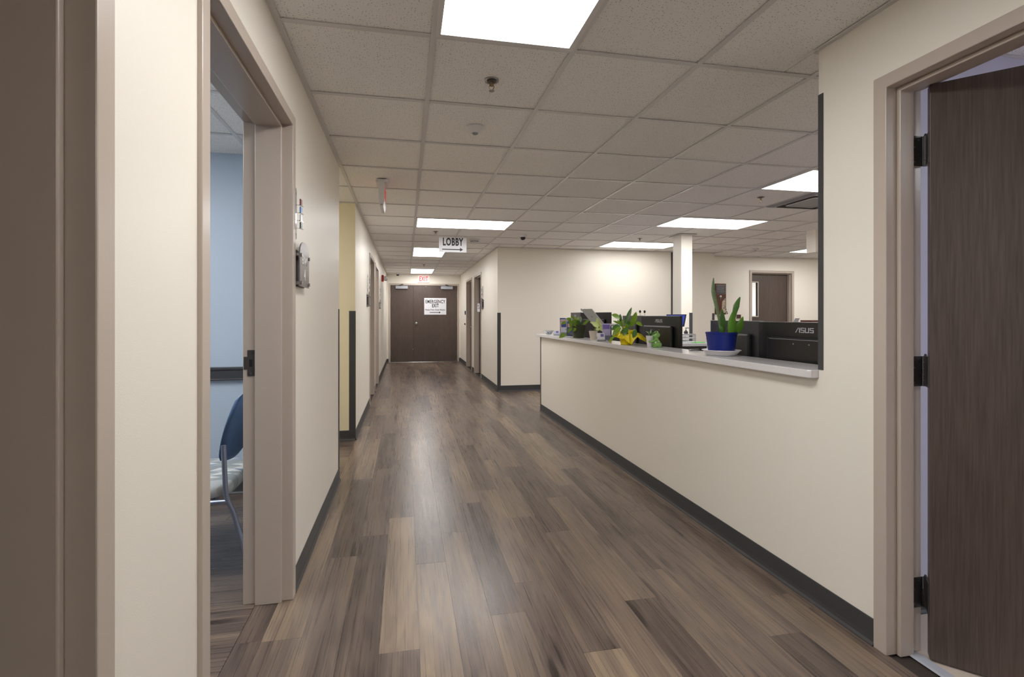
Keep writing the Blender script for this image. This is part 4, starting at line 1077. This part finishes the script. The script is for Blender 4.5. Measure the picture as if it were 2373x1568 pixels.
def plant_leaves(t, s, u0, v0, specs, stem_from, rnd, stem_m='stem_green'):
    """specs: (bu, bv, tu, tv, w, depth_base, depth_tip, mat, shape)"""
    for (bu, bv, tu, tv, w_, d0, d1, m_, shp) in specs:
        b = Vector(((bu-u0)*s, d0, (v0-bv)*s)); e_ = Vector(((tu-u0)*s, d1, (v0-tv)*s))
        up = Vector((rnd.uniform(-0.3, 0.3), -1.0, rnd.uniform(0.2, 0.9)))
        g = G(); g.leaf(b, e_, up, w_*s, 0.2, rnd.uniform(0.03, 0.14), shp, 8); lf_ = g.build('leaf', m_, t, smooth='all')
        sb = Vector(stem_from)+Vector((rnd.uniform(-0.02, 0.02), rnd.uniform(-0.02, 0.02), 0))
        mid = (sb+b)/2+Vector((0, 0, 0.02))
        g = G(); g.tube([sb, mid, b, b+(e_-b)*0.25], [0.0018, 0.0016, 0.0013, 0.0008], 5); g.build('stem', stem_m, t)
rnd = random.Random(3)

# pothos
t = thing('potted_pothos', 'trailing green pothos in a dark olive pot', 'plant', (1.866, 4.91, CT), -YAW)
pot(t, 0.062, 0.077, 0.143, 'pot_olive')
P_, D_, S_ = 'leaf_pothos', 'leaf_dark', 'leaf_silver'
specs = [(1311, 745, 1298, 750, 8, -0.02, -0.05, P_, 'heart'), (1324, 738, 1311, 737, 7, 0.0, 0.0, P_, 'heart'), (1321, 744, 1319, 756, 9, -0.05, -0.07, P_, 'heart'),
 (1322, 759, 1313, 769, 7, -0.07, -0.09, P_, 'heart'), (1306, 771, 1291, 780, 11, -0.11, -0.14, P_, 'heart'), (1330, 736, 1323, 731, 6, 0.0, 0.02, P_, 'heart'),
 (1334, 742, 1333, 731, 5, 0.01, 0.02, 'leaf_pale', 'heart'), (1337, 741, 1342, 732, 5, 0.0, 0.0, 'leaf_pale', 'heart'), (1344, 745, 1347, 731, 8, 0.02, 0.03, S_, 'heart'),
 (1344, 750, 1333, 740, 8, -0.02, -0.03, D_, 'heart'), (1350, 753, 1366, 739, 7, -0.01, -0.02, P_, 'lance'), (1330, 748, 1324, 740, 7, -0.03, -0.04, P_, 'heart'),
 (1333, 752, 1325, 752, 7, -0.06, -0.08, P_, 'heart'), (1312, 762, 1307, 762, 5, -0.08, -0.1, P_, 'heart'), (1338, 750, 1348, 744, 7, 0.03, 0.06, P_, 'heart'),
 (1340, 746, 1336, 736, 6, 0.04, 0.06, D_, 'heart'), (1332, 745, 1322, 748, 8, 0.02, 0.05, D_, 'heart'), (1328, 755, 1319, 762, 6, 0.05, 0.07, D_, 'heart'), (1336, 746, 1327, 738, 9, -0.03, -0.04, P_, 'heart'), (1332, 750, 1326, 744, 8, -0.05, -0.06, P_, 'heart'), (1328, 747, 1316, 741, 8, 0.02, 0.03, P_, 'heart'), (1325, 756, 1318, 748, 7, -0.04, -0.06, P_, 'heart'), (1331, 758, 1325, 766, 7, -0.08, -0.095, P_, 'heart'), (1340, 748, 1339, 737, 8, 0.0, 0.0, P_, 'heart')]
plant_leaves(t, 0.00473, 1341, 781, specs, (0, 0, 0.125), rnd)
# pale syngonium
t = thing('potted_syngonium', 'pale lime arrowhead plant in a small cream pot', 'plant', (1.866, 4.50, CT), -YAW)
pot(t, 0.030, 0.043, 0.088, 'pot_cream', 0.001)
L_ = 'leaf_pale'
specs = [(1386, 757, 1365, 746, 12, -0.02, -0.05, L_, 'heart'), (1386, 755, 1384, 735, 11, 0.0, 0.0, L_, 'heart'), (1388, 755, 1399, 759, 8, -0.02, -0.04, L_, 'heart'),
 (1388, 758, 1396, 767, 10, -0.03, -0.05, L_, 'heart'), (1386, 760, 1378, 764, 9, -0.03, -0.05, L_, 'heart'), (1388, 756, 1394, 747, 8, 0.02, 0.05, L_, 'heart'), (1384, 757, 1376, 750, 8, 0.03, 0.06, L_, 'heart')]
plant_leaves(t, 0.0044, 1375, 786, specs, (0.01, 0, 0.07), rnd)
# yellow foil plant
t = thing('gift_plant', 'leafy mixed plant wrapped in crumpled bright yellow foil', 'plant', (1.825, 3.69, CT), -YAW)
g = G(); g.lathe([(0.001, 0.001), (0.046, 0.001), (0.062, 0.075), (0.058, 0.075), (0.05, 0.06), (0.001, 0.06)], 22); g.build('pot', 'foil_yellow', t, smooth=True)
g = G(); g.lathe([(0.001, 0.058), (0.054, 0.058), (0.05, 0.066), (0.001, 0.07)], 18); g.build('soil', 'soil', t)
keys = [(-180, .135, .004), (-165, .15, .05), (-150, .125, .07), (-135, .115, .05), (-115, .10, .055), (-95, .105, .012), (-80, .095, .008), (-62, .10, .05), (-45, .11, .07), (-28, .15, .02), (-12, .185, .003), (5, .19, .03), (25, .15, .07), (50, .11, .10), (75, .09, .155), (95, .085, .14), (120, .10, .09), (145, .12, .06), (165, .13, .03), (180, .135, .004)]
def kv(an, j):
    for p, q in zip(keys[:-1], keys[1:]):
        if p[0] <= an <= q[0]:
            f_ = (an-p[0])/(q[0]-p[0]); return p[j]*(1-f_)+q[j]*f_
N_ = 72; vs = []; fs = []
rr = random.Random(5)
for i in range(N_):
    an = -180+360*i/N_; ra = math.radians(an); R_, z_ = kv(an, 1), kv(an, 2)
    cr_ = 0.005*math.sin(i*0.85)+0.003*math.sin(i*1.5+1)
    for q in range(6):
        f_ = q/5; rad = 0.059+(R_-0.059)*f_+cr_*f_; hump = 0.030*math.sin(PI*min(1, f_*1.15))*(1 if z_ < .1 else .3)
        zz = 0.070+(z_-0.070)*(f_**1.5)+hump+cr_*0.8*f_
        vs.append((rad*math.cos(ra), rad*math.sin(ra), max(0.002, zz)))
for i in range(N_):
    for q in range(5):
        a_, b_ = i*6+q, ((i+1) % N_)*6+q; fs.append((a_, b_, b_+1, a_+1))
g = G(); g.add(vs, fs); g.build('foil_wrap', 'foil_yellow', t, solid=0.0012)
for sx, hz in ((-1, 0.0), (1, 0.004), (-0.3, 0.02), (0.5, 0.022)):
    g = G(); g.leaf((0.03, -0.05, 0.095), (0.03+sx*0.042, -0.062, 0.105+hz), (0, -1, 0.4), 0.026, 0.4, 0.25, 'oval', 6); g.build('bow_loop', 'foil_yellow', t, solid=0.002)
g = G(); g.ell((0.03, -0.053, 0.096), (0.009, 0.007, 0.009), 10, 7); g.build('bow_knot', 'foil_yellow', t)
specs = [(1448, 748, 1463, 710, 9, 0.0, 0.01, D_, 'lance'), (1434, 736, 1413, 728, 13, -0.01, -0.03, P_, 'oval'), (1436, 744, 1435, 726, 7, 0.0, 0.0, D_, 'oval'),
 (1460, 754, 1471, 721, 13, 0.0, -0.02, P_, 'oval'), (1471, 746, 1484, 754, 11, -0.02, -0.04, P_, 'heart'), (1433, 752, 1409, 764, 11, -0.03, -0.06, D_, 'oval'), (1432, 757, 1411, 776, 12, -0.05, -0.08, P_, 'oval'),
 (1434, 750, 1430, 740, 6, 0.0, 0.02, P_, 'lance'), (1440, 752, 1420, 742, 6, 0.02, 0.03, P_, 'lance'), (1466, 762, 1458, 781, 11, -0.06, -0.085, D_, 'oval'), (1447, 758, 1436, 776, 12, -0.05, -0.08, D_, 'oval'),
 (1442, 756, 1440, 737, 9, 0.02, 0.03, P_, 'oval'), (1452, 756, 1450, 735, 10, 0.02, 0.03, D_, 'oval'), (1456, 758, 1466, 742, 9, 0.03, 0.05, D_, 'oval'), (1450, 760, 1444, 748, 8, -0.03, -0.04, P_, 'oval'),
 (1446, 764, 1430, 770, 9, -0.05, -0.07, D_, 'oval'), (1438, 762, 1425, 758, 8, 0.04, 0.07, P_, 'oval'), (1418, 776, 1402, 790, 6, -0.06, -0.09, P_, 'lance')]
plant_leaves(t, 0.0036, 1450, 797, specs, (0, 0, 0.065), rnd)
# frog planter
t = thing('frog_planter', 'green ceramic frog hugging a white pot of spiky succulent', 'planter', (1.872, 3.315, CT), -YAW)
s_ = 0.00328
pot(empty('tmp', parent=None), 0.01, 0.01, 0.02, 'pot_white') if False else None
g = G(); g.lathe([(0.001, 0.0), (0.017, 0.0), (0.028, 0.088), (0.025, 0.088), (0.022, 0.075), (0.001, 0.075)], 20, (-0.038, 0.005, 0)); g.build('pot', 'pot_white', t, smooth=True)
g = G(); g.lathe([(0.001, 0.073), (0.022, 0.073), (0.02, 0.079), (0.001, 0.08)], 14, (-0.038, 0.005, 0)); g.build('soil', 'soil', t)
for k in range(14):
    an = k*2.4; el = 0.5+0.9*((k*0.618) % 1); L2 = 0.045+0.02*((k*0.37) % 1)
    g = G(); b_ = Vector((-0.038, 0.005, 0.078)); e_ = b_+Vector((math.cos(an)*math.cos(el), math.sin(an)*math.cos(el), math.sin(el)))*L2
    g.leaf(b_, e_, (0.2, -0.4, 1), 0.009, 0.5, 0.1, 'lance', 5); g.build('leaf', 'leaf_dark' if k % 4 else 'leaf_silver', t, smooth='all', solid=0.0012)
g = G()
g.ell((0.008, 0, 0.030), (0.036, 0.036, 0.034)); g.ell((0.006, 0, 0.052), (0.024, 0.026, 0.030)); g.ell((0.010, 0, 0.092), (0.030, 0.028, 0.026)); g.ell((-0.006, -0.002, 0.088), (0.022, 0.022, 0.018))
for sy in (-1, 1):
    g.ell((0.012, sy*0.014, 0.113), (0.011, 0.010, 0.011)); g.ell((0.020, sy*0.028, 0.020), (0.024, 0.018, 0.022)); g.ell((-0.012, sy*0.034, 0.007), (0.020, 0.010, 0.008))
    g.tube([(0.0, sy*0.026, 0.062), (-0.020, sy*0.034, 0.050), (-0.046, sy*0.030, 0.044)], [0.011, 0.009, 0.008], 10); g.ell((-0.048, sy*0.026, 0.044), (0.010, 0.009, 0.008))
fr = g.build('frog_body', 'frog_green', t, smooth='all')
md = fr.modifiers.new('remesh', 'REMESH'); md.mode = 'VOXEL'; md.voxel_size = 0.0024; md.use_smooth_shade = True
md = fr.modifiers.new('smooth', 'SMOOTH'); md.iterations = 4
for sy in (-1, 1): g = G(); g.ell((0.004, sy*0.018, 0.117), (0.004, 0.004, 0.005), 8, 6); g.build('eye', 'plastic_black', t, smooth='all')
# snake plant
t = thing('snake_plant', 'upright snake plant in a bright blue pot', 'plant', (1.880, 2.555, CT+0.0125), -YAW)
pot(t, 0.072, 0.087, 0.128, 'pot_blue', 0.003, ribs=14)
def ribbon(pts, ws, face, m_):
    pts = [Vector(p) for p in pts]; out = []; wo = []
    for i in range(len(pts)-1):
        for k in range(4):
            f_ = k/4; p0 = pts[max(i-1, 0)]; p1 = pts[i]; p2 = pts[i+1]; p3 = pts[min(i+2, len(pts)-1)]
            out.append(0.5*((2*p1)+(p2-p0)*f_+(2*p0-5*p1+4*p2-p3)*f_*f_+(3*p1-p0-3*p2+p3)*f_**3)); wo.append(ws[i]*(1-f_)+ws[i+1]*f_)
    out.append(pts[-1]); wo.append(ws[-1])
    g = G(); vs = []; fs = []; fv = Vector(face).normalized()
    for i, p in enumerate(out):
        d = (out[min(i+1, len(out)-1)]-out[max(i-1, 0)]).normalized(); sd = d.cross(fv).normalized(); nn = sd.cross(d)
        h = max(wo[i], 0.001)*0.66; vs += [p-sd*h+nn*h*0.35, p, p+sd*h+nn*h*0.35]
    for i in range(len(out)-1):
        a_ = i*3; fs += [(a_, a_+1, a_+4, a_+3), (a_+1, a_+2, a_+5, a_+4)]
    g.add(vs, fs); return g.build('leaf', m_, t, smooth='all', solid=0.0035)
q_ = 0.00258
def sp_(u, v, d=0.0): return ((u-1672)*q_, d, (812-v)*q_+0.002)
ribbon([sp_(1670, 772), sp_(1667, 740), sp_(1661, 708), sp_(1652, 668), sp_(1654, 636)], [0.008, 0.011, 0.017, 0.021, 0.002], (0.3, -1, 0.1), 'leaf_snake_grey')
ribbon([sp_(1674, 772, .01), sp_(1677, 740, .02), sp_(1679, 709, .03)], [0.022, 0.034, 0.004], (0.15, -1, 0), 'leaf_dark')
ribbon([sp_(1671, 772, -.01), sp_(1668, 757, -.02), sp_(1664, 748, -.02)], [0.016, 0.018, 0.004], (-0.3, -1, 0), 'leaf_dark')
ribbon([sp_(1690, 772, -.02), sp_(1691, 740, -.025), sp_(1694, 714, -.03)], [0.026, 0.038, 0.003], (0.0, -1, 0.1), 'leaf_snake')
ribbon([sp_(1696, 772, .01), sp_(1702, 732, .01), sp_(1709, 702, .01), sp_(1718, 681, .01)], [0.014, 0.016, 0.026, 0.004], (-0.2, -1, 0), 'leaf_dark')
ribbon([sp_(1699, 772, 0), sp_(1709, 752, -.01), sp_(1719, 727, -.02)], [0.020, 0.040, 0.003], (0.1, -1, 0.2), 'leaf_snake')
t = thing('bead_garland', 'short string of silver beads draped on the snake plant', 'garland', (1.880, 2.555, CT+0.0125), -YAW)
g = G()
for u, v, r_ in ((1680, 688, .004), (1680, 694, .003), (1679, 700, .004), (1678, 706, .006), (1681, 703, .004), (1683, 709, .0045), (1684, 715, .006), (1686, 719, .005)):
    g = G(); g.ell(sp_(u, v, 0.0), (r_, r_, r_), 8, 6); g.build('bead', 'metal', t, smooth='all')
g = G(); g.tube([sp_(1680, 687), sp_(1679, 701), sp_(1683, 710), sp_(1687, 720)], 0.0008, 5); g.build('thread', 'metal', t)
t = thing('plant_saucer', 'white plastic saucer under the blue pot', 'saucer', (1.880, 2.555, CT), -YAW)
g = G(); g.lathe([(0.001, 0.0006), (0.075, 0.0006), (0.082, 0.004), (0.104, 0.030), (0.110, 0.031), (0.109, 0.034), (0.102, 0.033), (0.080, 0.012), (0.001, 0.012)], 40); g.build('dish', 'pot_white', t, smooth=True)
g = G(); g.lathe([(0.0745, 0.0121), (0.0755, 0.0121), (0.0755, 0.0135), (0.0745, 0.0135)], 32); g.build('rib_ring', 'pot_white', t)
# pen by the saucer
t = thing('counter_pen', 'silver pen lying on the counter left of the saucer', 'pen', (1.95, 2.93, CT), 0.4)
g = G(); g.tube([(-0.06, 0, 0.006), (0.05, 0, 0.006), (0.065, 0, 0.006)], [0.005, 0.005, 0.0015], 10); g.build('barrel', 'metal', t, smooth=True)
g = G(); g.box(-0.058, -0.015, -0.002, 0.002, 0.011, 0.0125); g.build('clip', 'metal', t)
# glass dish of wrapped sweets
t = thing('candy_dish', 'clear glass dish of grey wrapped sweets at the counter end', 'dish', (1.855, 5.97, CT), -YAW)
g = G(); g.lathe([(0.001, 0.0006), (0.03, 0.0006), (0.034, 0.006), (0.066, 0.046), (0.070, 0.048), (0.066, 0.049), (0.030, 0.012), (0.001, 0.010)], 26); g.build('bowl', 'clear', t, smooth=True)
rr = random.Random(2)
for k in range(8):
    an = rr.uniform(0, 6.28); ra = rr.uniform(0, 0.03)
    g = G(); g.ell((ra*math.cos(an), ra*math.sin(an), 0.022+0.02*rr.random()+ra*0.3), (0.013, 0.010, 0.008), 8, 6); g.build('sweet', ['plastic_grey', 'metal', 'paper', 'plastic_dark'][k % 4], t, smooth='all')
def card_holder(label, x, y, w_, h_, m1, m2):
    t = thing('card_holder', label, 'card holder', (x, y, CT), -YAW, 'card holders on the counter')
    g = G(); g.box(-w_/2, w_/2, -0.022, 0.022, 0.0006, 0.004); g.box(-w_/2, w_/2, -0.022, -0.019, 0.004, 0.018); g.box(-w_/2-0.002, -w_/2, -0.022, 0.022, 0.0006, 0.026); g.box(w_/2, w_/2+0.002, -0.022, 0.022, 0.0006, 0.026); g.build('tray', 'clear', t)
    g = G(); g.add([(-w_/2+0.002, -0.012, 0.005), (w_/2-0.002, -0.012, 0.005), (w_/2-0.002, 0.012, h_), (-w_/2+0.002, 0.012, h_)], [(0, 1, 2, 3)]); c_ = g.build('card_stack', m1, t, solid=0.008)
    g = G(); g.add([(-w_*0.05, -0.0095+0.024*0.5-0.006, 0.004+h_*0.5), (w_*0.36, -0.0095+0.024*0.5-0.006, 0.004+h_*0.5), (w_*0.36, -0.0095+0.024*0.85-0.006, 0.004+h_*0.86), (-w_*0.05, -0.0095+0.024*0.85-0.006, 0.004+h_*0.86)], [(0, 1, 2, 3)]); g.build('card_print', m2, c_, solid=0.0015)
card_holder('small clear card holder by the candy dish', 1.83, 5.58, 0.07, 0.055, 'brochure_white', 'purple')
card_holder('clear card holder of white and purple cards before the cream pot', 1.822, 4.21, 0.075, 0.075, 'paper', 'purple')
def brochure(label, x, y, w_, h_, tiers, mats):
    t = thing('brochure_holder', label, 'brochure holder', (x, y, CT), -YAW, 'brochure holders on the counter')
    d = 0.035*tiers
    g = G(); g.box(-w_/2, w_/2, -d/2, d/2, 0.0006, 0.004); g.box(-w_/2-0.002, -w_/2, -d/2, d/2, 0.0006, 0.05); g.box(w_/2, w_/2+0.002, -d/2, d/2, 0.0006, 0.05)
    for k in range(tiers): g.box(-w_/2, w_/2, -d/2+k*0.035, -d/2+k*0.035+0.002, 0.004, 0.05+k*0.03)
    g.build('rack', 'clear', t)
    n = 0
    for k in range(tiers):
        cols = 2 if w_ > 0.12 else 1
        for c_ in range(cols):
            x0 = -w_/2+0.003+c_*(w_/cols); x1 = x0+w_/cols-0.006; z1 = h_*(0.62+0.38*(k+1)/tiers); y0 = -d/2+0.004+k*0.035
            g = G(); g.add([(x0, y0, 0.006), (x1, y0, 0.006), (x1, y0+0.020, z1), (x0, y0+0.020, z1)], [(0, 1, 2, 3)]); b_ = g.build('brochure', mats[n % len(mats)], t, solid=0.006)
            f0, f1 = 0.66, 0.93
            g = G(); g.add([(x0+0.006, y0-0.0045+0.020*f0, 0.006+(z1-.006)*f0), (x1-0.006, y0-0.0045+0.020*f0, 0.006+(z1-.006)*f0), (x1-0.006, y0-0.0045+0.020*f1, 0.006+(z1-.006)*f1), (x0+0.006, y0-0.0045+0.020*f1, 0.006+(z1-.006)*f1)], [(0, 1, 2, 3)])
            g.build('cover_print', mats[(n+1) % len(mats)], b_, solid=0.001); n += 1
brochure('clear tiered rack of blue and white brochures behind the pothos', 1.873, 5.33, 0.15, 0.215, 3, ['brochure_white', 'brochure_blue', 'brochure_peach', 'purple_pale', 'brochure_blue', 'brochure_white'])
brochure('clear stand of purple leaflets behind the yellow wrapped plant', 1.93, 4.33, 0.085, 0.165, 1, ['purple_pale', 'purple'])

# ------------------------------------------------------------------ exam room chair
t = thing('exam_chair', 'blue-backed chair with triangle-pattern seat in the exam room', 'chair', (-1.075, 2.71, 0), PI/2)
def slab(pts_fn, nx, ny, th): pass
g = G(); hw, hd = 0.245, 0.235
p = [(q*1.02, w_*0.98) for q, w_ in rrect(0.24, 0.09, 6)]
lay = [(0.86, 0.395), (0.97, 0.402), (1.0, 0.425), (1.0, 0.445), (0.96, 0.462), (0.80, 0.470)]
vs = [(a_*k_, b_*k_, z_) for k_, z_ in lay for a_, b_ in p]; n_p = len(p)
g.add(vs, [tuple(range(n_p))]+[(j*n_p+i, j*n_p+(i+1) % n_p, (j+1)*n_p+(i+1) % n_p, (j+1)*n_p+i) for j in range(len(lay)-1) for i in range(n_p)]+[tuple(range((len(lay)-1)*n_p, len(lay)*n_p))])
g.build('seat', 'seat_fabric', t, smooth='all')
# backrest: rounded curved pad
vs = []; fs = []; nu, nv = 14, 12
for side in (0, 1):
    for j in range(nv+1):
        for i in range(nu+1):
            a_ = -1+2*i/nu; b_ = -1+2*j/nv
            # squircle mapping
            x_ = a_*math.sqrt(max(0, 1-0.42*b_*b_)); z_ = b_*math.sqrt(max(0, 1-0.30*a_*a_))
            edge = max(abs(a_), abs(b_))**6
            y_ = -0.235-0.045*b_+0.018*x_*x_+(0.030*(1-edge) if side else -0.022*(1-edge))
            vs.append((x_*0.245, y_, 0.72+z_*0.185))
m0 = (nu+1)*(nv+1)
for side in (0, 1):
    for j in range(nv):
        for i in range(nu):
            k_ = side*m0+j*(nu+1)+i; fs.append((k_, k_+1, k_+nu+2, k_+nu+1))
g = G(); g.add(vs, fs); bo = g.build('backrest', 'chair_blue', t, smooth='all')
bm = bmesh.new(); bm.from_mesh(bo.data); bmesh.ops.remove_doubles(bm, verts=bm.verts, dist=0.0015); bmesh.ops.recalc_face_normals(bm, faces=bm.faces); bm.to_mesh(bo.data); bm.free()
for sx in (-1, 1):
    g = G(); g.tube([(sx*0.245, -0.215, 0.655), (sx*0.245, -0.225, 0.42), (sx*0.245, -0.235, 0.385), (sx*0.247, -0.26, 0.335), (sx*0.25, -0.345, 0.012)], 0.0115, 10); lg = g.build('leg', 'chair_tube', t, smooth=True)
    g = G(); g.cyl((sx*0.25, -0.345, 0.0005), (sx*0.25, -0.345, 0.014), 0.014, n=12); g.build('foot_cap', 'plastic_dark', lg)
    g = G(); g.tube([(sx*0.245, -0.235, 0.384), (sx*0.235, 0.17, 0.380), (sx*0.238, 0.205, 0.35), (sx*0.25, 0.235, 0.012)], 0.0115, 10); lg = g.build('leg', 'chair_tube', t, smooth=True)
    g = G(); g.cyl((sx*0.25, 0.235, 0.0005), (sx*0.25, 0.235, 0.014), 0.014, n=12); g.build('foot_cap', 'plastic_dark', lg)
for y in (-0.16, 0.15):
    g = G(); g.tube([(-0.24, y, 0.383), (0.24, y, 0.383)], 0.010, 8); g.build('cross_bar', 'chair_tube', t, smooth=True)
